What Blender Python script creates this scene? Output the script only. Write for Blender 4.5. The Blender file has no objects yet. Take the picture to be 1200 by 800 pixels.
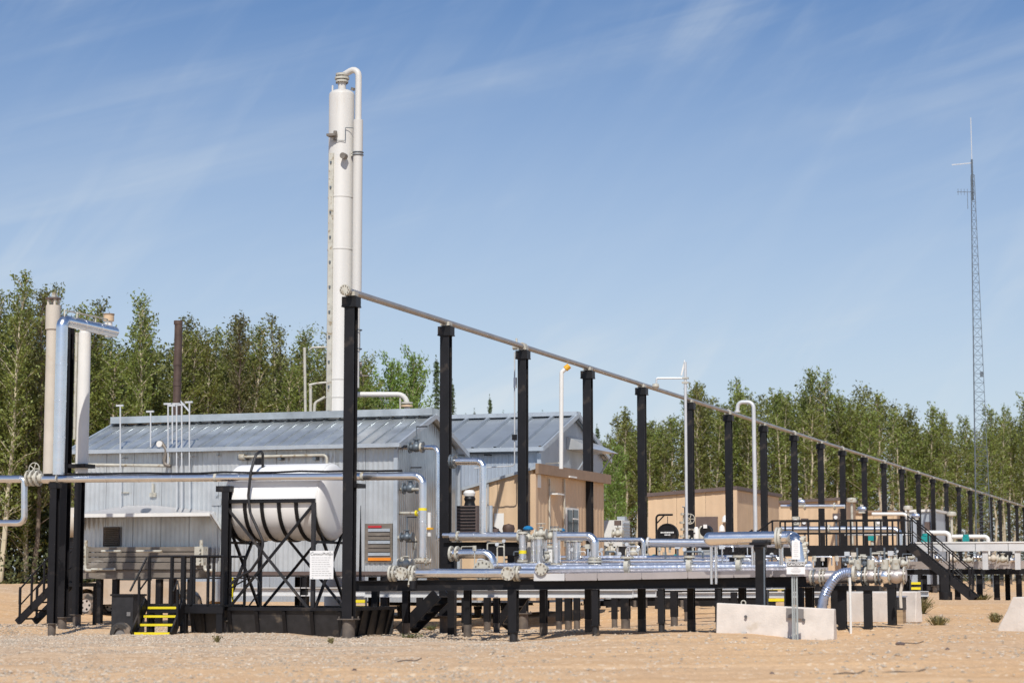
import bpy, bmesh, math, random
from mathutils import Vector as V, Matrix, noise

# ------------------------------------------------------------------ camera, sky, sun, exposure
sc = bpy.context.scene
F = 2469.0                      # focal length in pixels of the 1200 px wide photograph
PITCH = math.atan(277.0 / F)
CS, SN = math.cos(PITCH), math.sin(PITCH)
EYE = 1.4
cam_data = bpy.data.cameras.new("camera")
cam = bpy.data.objects.new("camera", cam_data)
sc.collection.objects.link(cam)
cam.location = (0, 0, EYE)
cam.rotation_euler = (math.pi / 2 + PITCH, 0, 0)
cam_data.sensor_width = 36
cam_data.lens = F / 1200 * 36
cam_data.clip_end = 9000
cam_data.clip_start = 0.5
cam_data.dof.use_dof = True
cam_data.dof.focus_distance = 62
cam_data.dof.aperture_fstop = 1.5
sc.camera = cam

SUN_ELEV = math.radians(47)
SUN_AZ = math.radians(180 + 3.5)     # compass angle of the sun from +Y towards +X
world = bpy.data.worlds.new("World")
sc.world = world
world.use_nodes = True
wn, wl = world.node_tree.nodes, world.node_tree.links
wn.clear()
w_out = wn.new("ShaderNodeOutputWorld")
w_bg = wn.new("ShaderNodeBackground")
w_bg.inputs["Strength"].default_value = 0.088
sky = wn.new("ShaderNodeTexSky")
sky.sky_type = 'NISHITA'
sky.sun_disc = False
sky.sun_elevation = SUN_ELEV
sky.sun_rotation = SUN_AZ
sky.altitude = 700
sky.air_density = 1.0
sky.dust_density = 0.7
sky.ozone_density = 4.5
# thin cirrus: long stretched noise over the view direction
tc = wn.new("ShaderNodeTexCoord")
def cirrus(rot, scale, lo, hi, seed, nscale=1.0, dist=0.6):
    m = wn.new("ShaderNodeMapping")
    m0 = wn.new("ShaderNodeMapping")                      # rotate first, then stretch
    m0.inputs["Rotation"].default_value = rot
    wl.new(tc.outputs["Generated"], m0.inputs["Vector"])
    m.inputs["Scale"].default_value = scale
    m.inputs["Location"].default_value = (seed, seed * 0.7, seed * 1.3)
    wl.new(m0.outputs[0], m.inputs["Vector"])
    n = wn.new("ShaderNodeTexNoise")
    n.inputs["Scale"].default_value = nscale
    n.inputs["Detail"].default_value = 6
    n.inputs["Roughness"].default_value = 0.55
    n.inputs["Distortion"].default_value = dist
    wl.new(m.outputs[0], n.inputs["Vector"])
    r = wn.new("ShaderNodeMapRange")
    r.interpolation_type = 'SMOOTHSTEP'
    r.inputs["From Min"].default_value = lo
    r.inputs["From Max"].default_value = hi
    wl.new(n.outputs["Fac"], r.inputs["Value"])
    return r.outputs[0]
c1 = cirrus((0, math.radians(17), 0), (3.2, 3.2, 30.0), 0.42, 0.72, 3.1)
c2 = cirrus((0, math.radians(52), 0), (6.0, 3.0, 40.0), 0.46, 0.76, 7.7)
c3 = cirrus((0, math.radians(14), 0), (3.0, 3.0, 9.0), 0.36, 0.66, 1.9)
def m2(op, a, b):
    n = wn.new("ShaderNodeMath"); n.operation = op; n.use_clamp = False
    for i, v in enumerate((a, b)):
        if isinstance(v, (int, float)): n.inputs[i].default_value = v
        else: wl.new(v, n.inputs[i])
    return n.outputs[0]
mask = m2('ADD', m2('MULTIPLY', c1, 0.24), m2('MULTIPLY', c2, 0.16))
sepw = wn.new("ShaderNodeSeparateXYZ"); wl.new(tc.outputs["Generated"], sepw.inputs[0])
low = wn.new("ShaderNodeMapRange"); low.inputs["From Min"].default_value = 0.30; low.inputs["From Max"].default_value = 0.0
wl.new(sepw.outputs[2], low.inputs["Value"])          # thin haze that thickens towards the horizon all round
mask = m2('ADD', m2('MULTIPLY', mask, m2('ADD', c3, 0.12)), m2('MULTIPLY', m2('POWER', low.outputs[0], 1.15), 0.95))
mx = wn.new("ShaderNodeMix"); mx.data_type = 'RGBA'
wl.new(mask, mx.inputs[0])
gain = wn.new("ShaderNodeMix"); gain.data_type = 'RGBA'; gain.blend_type = 'MULTIPLY'
gain.inputs[0].default_value = 1.0
wl.new(sky.outputs[0], gain.inputs[6])
gain.inputs[7].default_value = (0.72, 0.93, 1.12, 1)
wl.new(gain.outputs[2], mx.inputs[6])
mx.inputs[7].default_value = (8.0, 8.7, 9.2, 1)
wl.new(mx.outputs[2], w_bg.inputs["Color"])
wl.new(w_bg.outputs[0], w_out.inputs["Surface"])

sun_data = bpy.data.lights.new("sun", 'SUN')
sun_data.energy = 4.2
sun_data.angle = math.radians(0.53)
sun_data.color = (1.0, 0.95, 0.87)
sun = bpy.data.objects.new("sun", sun_data)
sc.collection.objects.link(sun)
sun_dir = V((math.sin(SUN_AZ) * math.cos(SUN_ELEV), math.cos(SUN_AZ) * math.cos(SUN_ELEV), math.sin(SUN_ELEV)))
sun.rotation_euler = (-sun_dir).to_track_quat('-Z', 'Y').to_euler()
sc.view_settings.view_transform = 'Standard'
sc.view_settings.look = 'None'
sc.view_settings.exposure = 0.0
sc.view_settings.gamma = 1.0

# ------------------------------------------------------------------ site frame and rays
HOR = 677.0
VPX = 1472.0
ANG = math.atan((VPX - 600) * CS / F)          # rack direction, clockwise from +Y
UD = V((math.cos(ANG), -math.sin(ANG), 0))     # along the building fronts, to the right
RD = V((math.sin(ANG), math.cos(ANG), 0))      # along the rack, away
Z = V((0, 0, 1))
rnd = random.Random(11)

def ray(px, py):
    return V((px - 600, F * CS - (400 - py) * SN, F * SN + (400 - py) * CS))
def pt(px, py, Y):
    d = ray(px, py); return V((0, 0, EYE)) + d * (Y / d.y)
def plane(px, py, A, D):
    """point where the pixel's ray meets the vertical plane through A along D"""
    n = D.cross(Z); d = ray(px, py); o = V((0, 0, EYE))
    return o + d * ((A - o).dot(n) / d.dot(n))
def U(px, py, d=50.0, x0=411):
    return plane(px, py, pt(x0, HOR, d), UD)
def RR(px, py, x0, Y0):
    return plane(px, py, pt(x0, HOR, Y0), RD)
def PX(n, px=411, Y=50.0):
    return n * Y / F

def sstep(a, b, x):
    t = max(0.0, min(1.0, (x - a) / (b - a))); return t * t * (3 - 2 * t)
TREE_LINE = [(-900, 98), (0, 98), (350, 118), (520, 138), (610, 195), (690, 190), (730, 168), (1000, 160), (1090, 172), (1200, 206), (1300, 240), (1900, 300)]
def tree_y(a):
    p = 600 + a * F
    for (p0, y0), (p1, y1) in zip(TREE_LINE, TREE_LINE[1:]):
        if p <= p1:
            t = max(0, (p - p0) / (p1 - p0)); return y0 + (y1 - y0) * t
    return TREE_LINE[-1][1]
CTRL = []
def ctrl(px, py, Y): p = pt(px, py, Y); CTRL.append((p.x, p.y, p.z))
for c in ((407, 747, 49.4), (521, 741, 55.3), (613, 736, 61.3), (602, 751, 49.6), (698, 740, 50.5), (775, 740, 50), (987, 733, 47.5),
          (1017, 733, 47.5), (838, 742, 45.5), (976, 750, 44.2), (1181, 699, 100), (1140, 703, 75), (1107, 707, 72), (1175, 741, 41.5),
          (1050, 720, 60), (60, 745, 52), (200, 746, 48.6), (165, 747, 48), (20, 733, 56), (108, 722, 76), (900, 712, 70), (800, 712, 72), (290, 742, 50)):
    ctrl(*c)
def gz(x, y):
    sw = 0.004; s = 0.0
    for cx, cy, cz in CTRL:
        d2 = (x - cx) ** 2 + ((y - cy) * 0.6) ** 2 + 0.6
        w = 1.0 / (d2 * d2) * 3; sw += w; s += w * cz
    z = s / sw
    if y > 40:
        yt = tree_y(x / y)
        t = sstep(yt - 34, yt - 8, y)
        z = z * (1 - t) + 1.12 * t
        if y > 78: z += (1 - t) * 0.45 * sstep(78, 130, y) * (1 if x > 5 else 0.3)
    return z
def G(px, py, Y0=None):
    """ground point seen at the pixel (or below it, at depth Y0)"""
    if Y0: p = pt(px, py, Y0); return V((p.x, p.y, gz(p.x, p.y)))
    d = ray(px, py); o = V((0, 0, EYE)); t = 20 / d.y
    while t < 400 / d.y:
        p = o + d * t
        if p.z <= gz(p.x, p.y): return V((p.x, p.y, gz(p.x, p.y)))
        t += 0.2 / d.y
    return o + d * t
def onground(p): return V((p.x, p.y, gz(p.x, p.y)))

# ------------------------------------------------------------------ materials
MATS = {}
def material(name, col, rough=0.6, metal=0.0, var=0.12, nscale=3.0, bump=0.0, bscale=40.0, col2=None, spots=None, transl=0.0,
             stretch=(1, 1, 1), island=0.0, objvar=0.0, spec=0.5, rvar=0.0, emit=None):
    m = bpy.data.materials.new(name); m.use_nodes = True
    n, l = m.node_tree.nodes, m.node_tree.links
    b = n["Principled BSDF"]
    b.inputs["Roughness"].default_value = rough
    b.inputs["Metallic"].default_value = metal
    b.inputs["Specular IOR Level"].default_value = spec
    t = n.new("ShaderNodeTexCoord")
    mp = n.new("ShaderNodeMapping"); mp.inputs["Scale"].default_value = stretch
    l.new(t.outputs["Object"], mp.inputs["Vector"])
    ns = n.new("ShaderNodeTexNoise"); ns.inputs["Scale"].default_value = nscale; ns.inputs["Detail"].default_value = 5
    ns.inputs["Roughness"].default_value = 0.6
    l.new(mp.outputs[0], ns.inputs["Vector"])
    rp = n.new("ShaderNodeMapRange")
    rp.inputs["From Min"].default_value = 0.3; rp.inputs["From Max"].default_value = 0.7
    l.new(ns.outputs["Fac"], rp.inputs["Value"])
    mixc = n.new("ShaderNodeMix"); mixc.data_type = 'RGBA'
    c2 = col2 if col2 else tuple(c * (1 - 2 * var) for c in col)
    mixc.inputs[6].default_value = (*[min(1, c * (1 + (0 if col2 else var * 0.5))) for c in col], 1)
    mixc.inputs[7].default_value = (*c2, 1)
    l.new(rp.outputs[0], mixc.inputs[0])
    out = mixc.outputs[2]
    if spots:                                   # (colour, scale, threshold)
        n2 = n.new("ShaderNodeTexNoise"); n2.inputs["Scale"].default_value = spots[1]; n2.inputs["Detail"].default_value = 8
        l.new(mp.outputs[0], n2.inputs["Vector"])
        r2 = n.new("ShaderNodeMapRange"); r2.inputs["From Min"].default_value = spots[2]; r2.inputs["From Max"].default_value = spots[2] + 0.09
        l.new(n2.outputs["Fac"], r2.inputs["Value"])
        mm = n.new("ShaderNodeMix"); mm.data_type = 'RGBA'
        l.new(r2.outputs[0], mm.inputs[0]); l.new(out, mm.inputs[6]); mm.inputs[7].default_value = (*spots[0], 1)
        out = mm.outputs[2]
    if island or objvar:
        g = n.new("ShaderNodeNewGeometry"); oi = n.new("ShaderNodeObjectInfo")
        h = n.new("ShaderNodeHueSaturation")
        a = n.new("ShaderNodeMapRange"); a.inputs["To Min"].default_value = 1 - island; a.inputs["To Max"].default_value = 1 + island
        l.new(g.outputs["Random Per Island"], a.inputs["Value"])
        c = n.new("ShaderNodeMapRange"); c.inputs["To Min"].default_value = 1 - objvar; c.inputs["To Max"].default_value = 1 + objvar
        l.new(oi.outputs["Random"], c.inputs["Value"])
        mu = n.new("ShaderNodeMath"); mu.operation = 'MULTIPLY'
        l.new(a.outputs[0], mu.inputs[0]); l.new(c.outputs[0], mu.inputs[1]); l.new(mu.outputs[0], h.inputs["Value"])
        hh = n.new("ShaderNodeMapRange"); hh.inputs["To Min"].default_value = 0.5 - objvar * 0.10; hh.inputs["To Max"].default_value = 0.5 + objvar * 0.04
        l.new(oi.outputs["Random"], hh.inputs["Value"]); l.new(hh.outputs[0], h.inputs["Hue"])
        l.new(out, h.inputs["Color"]); out = h.outputs[0]
    l.new(out, b.inputs["Base Color"])
    if rvar:
        rr = n.new("ShaderNodeMapRange"); rr.inputs["To Min"].default_value = rough - rvar; rr.inputs["To Max"].default_value = rough + rvar
        l.new(ns.outputs["Fac"], rr.inputs["Value"]); l.new(rr.outputs[0], b.inputs["Roughness"])
    if bump:
        nb = n.new("ShaderNodeTexNoise"); nb.inputs["Scale"].default_value = bscale; nb.inputs["Detail"].default_value = 4
        l.new(mp.outputs[0], nb.inputs["Vector"])
        bp = n.new("ShaderNodeBump"); bp.inputs["Strength"].default_value = bump; bp.inputs["Distance"].default_value = 0.02
        l.new(nb.outputs["Fac"], bp.inputs["Height"]); l.new(bp.outputs[0], b.inputs["Normal"])
    if transl:
        tr = n.new("ShaderNodeBsdfTranslucent"); l.new(out, tr.inputs["Color"])
        ms = n.new("ShaderNodeMixShader"); ms.inputs[0].default_value = transl
        l.new(b.outputs[0], ms.inputs[1]); l.new(tr.outputs[0], ms.inputs[2])
        l.new(ms.outputs[0], n["Material Output"].inputs["Surface"])
    MATS[name] = m
    return m

material('black', (.010, .0095, .0115), .5, var=.25, nscale=2, bump=.1, spots=((.045, .036, .030), 2.3, .60), spec=.35)
material('black_dull', (.024, .023, .025), .55, var=.25, nscale=5, bump=.1, spots=((.14, .11, .08), 2.2, .62))
material('pile', (.16, .13, .105), .7, col2=(.07, .06, .055), nscale=4, bump=.3)
material('jacket', (.86, .86, .87), .30, metal=1.0, var=.06, nscale=3, bump=.22, bscale=5, rvar=.08)
material('jacket_bright', (.92, .92, .93), .26, metal=1.0, var=.04, nscale=3, bump=.12, bscale=4, rvar=.08)
material('jacket_blue', (.78, .81, .89), .32, metal=.9, var=.05, nscale=6, bump=.6, bscale=9)
material('tray', (.62, .56, .53), .42, metal=.75, var=.10, nscale=1.2, bump=.1, bscale=6, rvar=.1)
material('galv_gable_shaded', (.50, .53, .56), .30, metal=.85, var=.14, nscale=1.1, bump=.15, bscale=2.5, rvar=.08)  # darker, shinier copy of galv: the gable's dim reflections put into its colour
material('galv', (.60, .625, .64), .34, metal=.45, var=.10, nscale=1.4, bump=.05, bscale=10, objvar=.05, rvar=.08)
material('galv_roof', (.60, .64, .66), .28, metal=.6, var=.20, nscale=1.0, bump=.05, objvar=.06)
material('zinc_roof', (.40, .44, .48), .42, metal=.5, var=.08, nscale=1.0, objvar=.05)
material('zinc_wall', (.46, .51, .57), .45, metal=.45, var=.08, nscale=1.0, objvar=.04)
material('pipe_grey', (.42, .40, .38), .42, metal=.45, var=.12, nscale=1.2)
material('galvanised', (.42, .46, .46), .5, metal=.4, var=.1)
material('canopy_grey', (.42, .415, .42), .5, var=.06, nscale=1.0)
material('trim', (.50, .55, .60), .45, metal=.4, var=.08)
material('white', (.76, .75, .72), .42, var=.04, nscale=1.5, spots=((.6, .56, .48), 1.4, .68))
material('tank_white', (.84, .83, .81), .35, var=.03, nscale=1.0, spots=((.70, .66, .58), 1.2, .70), stretch=(1, 1, .5))
material('tower', (.63, .61, .575), .5, var=.05, nscale=.6, spots=((.50, .43, .34), .8, .62), stretch=(1.6, 1.6, .35))
material('cream', (.54, .52, .45), .5, var=.12, nscale=4, spots=((.30, .24, .16), 6, .58))
material('vent', (.62, .64, .66), .45, metal=.2, var=.06)
material('rusty_cream', (.60, .54, .46), .6, var=.08, nscale=1.2, spots=((.45, .27, .13), 1.1, .62), bump=.1)
material('skid', (.60, .60, .60), .5, var=.08, nscale=1.5)
material('tan', (.64, .465, .30), .6, var=.05, nscale=1.0, objvar=.02)
material('tan_trim', (.30, .20, .13), .6, var=.1)
material('brown', (.13, .095, .085), .6, var=.1)
material('bronze', (.23, .20, .17), .55, metal=.25, var=.15, nscale=2, spots=((.32, .29, .25), 1.6, .6), stretch=(1, 1, 3))
material('rust_pipe', (.11, .07, .055), .6, var=.2, nscale=3, metal=.2)
material('yellow', (.80, .66, .02), .5, var=.06)
material('amber', (.80, .42, .02), .5, var=.06)
material('orange', (.80, .26, .02), .5, var=.06)
material('red', (.50, .03, .04), .5, var=.1)
material('teal', (.01, .30, .29), .45, var=.1)
material('blue', (.01, .17, .38), .45, var=.1)
material('glass', (.02, .025, .03), .08, var=.1)
material('tyre', (.05, .045, .042), .8, var=.2, spots=((.22, .17, .13), 4, .5))
material('rim', (.62, .56, .50), .45, metal=.4, var=.1)
material('car_paint', (.50, .41, .32), .35, var=.08, spots=((.42, .32, .22), 1.0, .55))
material('concrete', (.68, .62, .56), .85, var=.09, nscale=2.5, bump=.35, bscale=25, spots=((.50, .43, .35), 1.8, .63))
material('patch_grey', (.20, .19, .185), .7, var=.1)
material('brick', (.30, .19, .15), .8, var=.2)
material('paper', (.80, .80, .80), .5, var=.02)
material('ink', (.10, .10, .10), .6, var=.02)
material('ink_pale', (.48, .48, .48), .6, var=.02)
material('hose', (.46, .53, .70), .3, metal=.75, var=.08, nscale=8)
material('mast', (.16, .19, .22), .5, metal=.5, var=.1)
material('wood', (.42, .30, .18), .8, var=.2, stretch=(1, 1, 6))
material('bark_pale', (.56, .49, .35), .85, var=.12, nscale=3, spots=((.10, .08, .06), 6, .60), stretch=(1, 1, .35), objvar=.15)
material('bark_dark', (.17, .13, .10), .9, var=.2, nscale=4, stretch=(1, 1, .4), objvar=.15)
material('leaf_aspen', (.225, .262, .055), .55, col2=(.13, .165, .038), nscale=.7, transl=.30, island=.35, objvar=.22)
material('leaf_olive', (.20, .20, .058), .6, col2=(.105, .115, .036), nscale=.6, transl=.22, island=.35, objvar=.22)
material('leaf_bright', (.22, .32, .065), .55, col2=(.16, .25, .05), nscale=.7, transl=.35, island=.35, objvar=.12)
material('needles', (.095, .13, .055), .6, col2=(.06, .09, .036), nscale=.7, transl=.1, island=.35, objvar=.15)
material('undergrowth', (.11, .125, .042), .7, col2=(.06, .07, .028), nscale=.3, transl=.15, island=.4)
material('dry_grass', (.34, .27, .14), .8, col2=(.16, .17, .06), nscale=1.0, transl=.2, island=.4)
material('weed', (.10, .14, .05), .7, col2=(.20, .19, .09), nscale=2.0, transl=.2, island=.3)
material('pebbles', (.52, .44, .35), .85, col2=(.34, .27, .20), nscale=1.0, island=.35)

# ------------------------------------------------------------------ mesh builder
class MB:
    def __init__(s): s.v = []; s.f = []; s.sm = []
    def add(s, verts, faces, smooth=False):
        o = len(s.v); s.v += [V(q) for q in verts]; s.f += [tuple(i + o for i in f) for f in faces]; s.sm += [smooth] * len(faces); return s
    def hexa(s, a):     # 8 points: bottom loop 0-3, top loop 4-7
        return s.add(a, [(0, 3, 2, 1), (4, 5, 6, 7), (0, 1, 5, 4), (1, 2, 6, 5), (2, 3, 7, 6), (3, 0, 4, 7)])
    def box(s, c, su, sr, sz, x=None, y=None):
        """box centred at c in the site frame (or along x, y)"""
        x = (x or UD) * (su / 2); y = (y or RD) * (sr / 2); z = Z * (sz / 2)
        return s.hexa([c - x - y - z, c + x - y - z, c + x + y - z, c - x + y - z, c - x - y + z, c + x - y + z, c + x + y + z, c - x + y + z])
    def boxz(s, c, su, sr, z0, z1, x=None, y=None):
        return s.box(V((c.x, c.y, (z0 + z1) / 2)), su, sr, z1 - z0, x, y)
    def frame(s, p, q, up=Z):
        a = (q - p).normalized()
        if abs(a.dot(up)) > .98: up = UD
        x = a.cross(up).normalized(); y = x.cross(a).normalized(); return a, x, y
    def bar(s, p, q, w, h=None, up=Z):
        h = h or w; a, x, y = s.frame(p, q, up); x = x * (w / 2); y = y * (h / 2)
        return s.hexa([p - x - y, p + x - y, p + x + y, p - x + y, q - x - y, q + x - y, q + x + y, q - x + y])
    def extrude(s, loop, d, smooth=False, cap=True):
        n = len(loop); vs = list(loop) + [q + d for q in loop]
        fs = [(i, (i + 1) % n, (i + 1) % n + n, i + n) for i in range(n)]
        if cap: fs += [tuple(range(n - 1, -1, -1)), tuple(range(n, 2 * n))]
        return s.add(vs, fs, smooth)
    def hbeam(s, p, q, w, h, t=.02, up=Z):
        """I section: web along 'up', flanges of width w"""
        a, x, y = s.frame(p, q, up)
        w2, h2, t2 = w / 2, h / 2, t / 2
        pr = [(-w2, -h2), (w2, -h2), (w2, -h2 + t), (t2, -h2 + t), (t2, h2 - t), (w2, h2 - t), (w2, h2), (-w2, h2), (-w2, h2 - t), (-t2, h2 - t), (-t2, -h2 + t), (-w2, -h2 + t)]
        lo = [p + x * a_ + y * b_ for a_, b_ in pr]; d = q - p; n = 12
        vs = lo + [v_ + d for v_ in lo]
        fs = [(i, (i + 1) % n, (i + 1) % n + n, i + n) for i in range(n)]
        for k in (0, 12):
            fs += [(k, k + 1, k + 2, k + 3, k + 10, k + 11), (k + 3, k + 4, k + 9, k + 10), (k + 4, k + 5, k + 6, k + 7, k + 8, k + 9)]
        return s.add(vs, fs)
    def cyl(s, p, q, r, r2=None, n=14, cap=True):
        r2 = r if r2 is None else r2
        a, x, y = s.frame(p, q)
        A = [p + (x * math.cos(t) + y * math.sin(t)) * r for t in [2 * math.pi * i / n for i in range(n)]]
        B = [q + (x * math.cos(t) + y * math.sin(t)) * r2 for t in [2 * math.pi * i / n for i in range(n)]]
        s.add(A + B, [(i, (i + 1) % n, (i + 1) % n + n, i + n) for i in range(n)], True)
        if cap: s.add(A, [tuple(range(n - 1, -1, -1))]); s.add(B, [tuple(range(n))])
        return s
    def disc(s, c, ax, r, th, n=18):
        ax = ax.normalized(); return s.cyl(c - ax * th / 2, c + ax * th / 2, r, n=n)
    def ring(s, c, ax, r, rt, n=20, m=6):
        ax = ax.normalized(); up = Z if abs(ax.z) < .9 else UD
        x = ax.cross(up).normalized(); y = x.cross(ax)
        vs = []; fs = []
        for i in range(n):
            t = 2 * math.pi * i / n; d = x * math.cos(t) + y * math.sin(t)
            for j in range(m):
                u = 2 * math.pi * j / m; vs.append(c + d * (r + rt * math.cos(u)) + ax * rt * math.sin(u))
        for i in range(n):
            for j in range(m):
                fs.append((i * m + j, ((i + 1) % n) * m + j, ((i + 1) % n) * m + (j + 1) % m, i * m + (j + 1) % m))
        return s.add(vs, fs, True)
    def lathe(s, c, ax, prof, n=24, x=None):
        """profile of (radius, height along ax)"""
        ax = ax.normalized(); up = Z if abs(ax.z) < .9 else UD
        x = ax.cross(up).normalized(); y = x.cross(ax)
        vs = []; fs = []; k = len(prof)
        for i in range(n):
            t = 2 * math.pi * i / n; d = x * math.cos(t) + y * math.sin(t)
            vs += [c + d * r + ax * h for r, h in prof]
        for i in range(n):
            j = (i + 1) % n
            for a in range(k - 1):
                fs.append((i * k + a, j * k + a, j * k + a + 1, i * k + a + 1))
        return s.add(vs, fs, True)
    def sphere(s, c, r, n=10, sz=1.0):
        prof = [(r * math.sin(math.pi * i / n), -r * sz * math.cos(math.pi * i / n)) for i in range(n + 1)]
        return s.lathe(c, Z, prof, n=n + 2)
    def tube(s, pts, r, n=12, br=None, cap=True, bands=0.0, bl=.006, steps=5):
        """pipe through points with rounded elbows; br = bend radius"""
        P = [V(q) for q in pts]; br = br if br is not None else r * 3
        path = [P[0]]; seams = []
        for i in range(1, len(P) - 1):
            a = P[i - 1] - P[i]; b = P[i + 1] - P[i]; la, lb = a.length, b.length; a = a / la; b = b / lb
            ang = math.acos(max(-1, min(1, a.dot(b)))); half = ang / 2
            if math.pi - ang < .05: path.append(P[i]); continue
            t = min(br / math.tan(half), la * .49, lb * .49); rr = t * math.tan(half)
            bis = (a + b).normalized(); cen = P[i] + bis * (rr / math.sin(half))
            s0 = P[i] + a * t; s1 = P[i] + b * t
            v0 = s0 - cen; v1 = s1 - cen; tot = v0.angle(v1); axis = v0.cross(v1).normalized()
            for k in range(steps + 1):
                q_ = cen + Matrix.Rotation(tot * k / steps, 3, axis) @ v0; path.append(q_)
                if bands and 0 < k < steps: seams.append(len(path) - 1)
        path.append(P[-1])
        rings = [(q, r) for q in path]
        if bands:
            rings = []
            for pi, (q, w) in enumerate(zip(path, path[1:])):
                if pi in seams:       # segmented elbow: a raised lap at every gore
                    dd = (w - q).normalized(); rings += [(q - dd * .012, r), (q - dd * .010, r + bl * .8), (q + dd * .010, r + bl * .8)]; q = q + dd * .012
                rings.append((q, r)); L = (w - q).length
                if L > bands * 1.3:
                    k = int(L / bands); d = (w - q) / L; st = L / (k + 1)
                    for j in range(1, k + 1):
                        for off, rad in ((-.02, r), (-.018, r + bl), (.018, r + bl), (.02, r)): rings.append((q + d * (st * j + off), rad))
            rings.append((path[-1], r))
        tang = []
        for i in range(len(rings)):
            a = rings[max(0, i - 1)][0]; b = rings[min(len(rings) - 1, i + 1)][0]; tang.append((b - a).normalized())
        up = Z if abs(tang[0].z) < .95 else UD
        x = tang[0].cross(up).normalized(); vs = []; fs = []
        for (q, rad), t in zip(rings, tang):
            x = (x - t * x.dot(t)).normalized(); y = t.cross(x)
            vs += [q + (x * math.cos(2 * math.pi * j / n) + y * math.sin(2 * math.pi * j / n)) * rad for j in range(n)]
        for i in range(len(rings) - 1):
            for j in range(n): fs.append((i * n + j, i * n + (j + 1) % n, (i + 1) * n + (j + 1) % n, (i + 1) * n + j))
        s.add(vs, fs, True)
        if cap: s.add(vs[:n], [tuple(range(n - 1, -1, -1))]); s.add(vs[-n:], [tuple(range(n))])
        return s
    def build(s, name, mat, parent=None, kind=None, label=None, origin=None, recalc=True):
        off = origin if origin is not None else (parent_world(parent) if parent else V((0, 0, 0)))
        me = bpy.data.meshes.new(name)
        me.from_pydata([q - off for q in s.v], [], s.f)
        me.polygons.foreach_set('use_smooth', s.sm)
        me.materials.append(MATS[mat] if isinstance(mat, str) else mat)
        if recalc and len(s.f) < 60000:
            bm = bmesh.new(); bm.from_mesh(me); bmesh.ops.recalc_face_normals(bm, faces=bm.faces); bm.to_mesh(me); bm.free()
        if any(s.sm) and not all(s.sm) is False: pass
        try: me.set_sharp_from_angle(angle=math.radians(40))
        except Exception: pass
        me.update()
        o = bpy.data.objects.new(name, me); sc.collection.objects.link(o)
        if parent: o.parent = parent
        elif origin is not None: o.location = origin
        if kind: o['kind'] = kind
        if label: o['label'] = label
        return o
def parent_world(p):
    w = V((0, 0, 0))
    while p: w += p.location; p = p.parent
    return w
def tag(o, label=None, cat=None, group=None, kind=None):
    if label: o['label'] = label
    if cat: o['category'] = cat
    if group: o['group'] = group
    if kind: o['kind'] = kind
    return o
def thing(name, label, cat, loc, group=None):
    o = bpy.data.objects.new(name, None); sc.collection.objects.link(o); o.location = loc; o.empty_display_size = .2
    return tag(o, label, cat, group)
def single(mb, name, mat, label, cat, loc=None, group=None):
    if loc is None:
        loc = V((sum(q.x for q in mb.v) / len(mb.v), sum(q.y for q in mb.v) / len(mb.v), min(q.z for q in mb.v)))
    return tag(mb.build(name, mat, origin=loc), label, cat, group)
def copy_tree(o, parent=None):
    c = o.copy(); sc.collection.objects.link(c)
    if parent: c.parent = parent
    for ch in list(o.children): copy_tree(ch, c)
    return c
ORD = ['first', 'second', 'third', 'fourth', 'fifth', 'sixth', 'seventh', 'eighth', 'ninth', 'tenth', 'eleventh', 'twelfth', 'thirteenth',
       'fourteenth', 'fifteenth', 'sixteenth', 'seventeenth', 'eighteenth', 'nineteenth', 'twentieth', 'twenty-first', 'twenty-second',
       'twenty-third', 'twenty-fourth', 'twenty-fifth', 'twenty-sixth', 'twenty-seventh', 'twenty-eighth', 'twenty-ninth']

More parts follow.
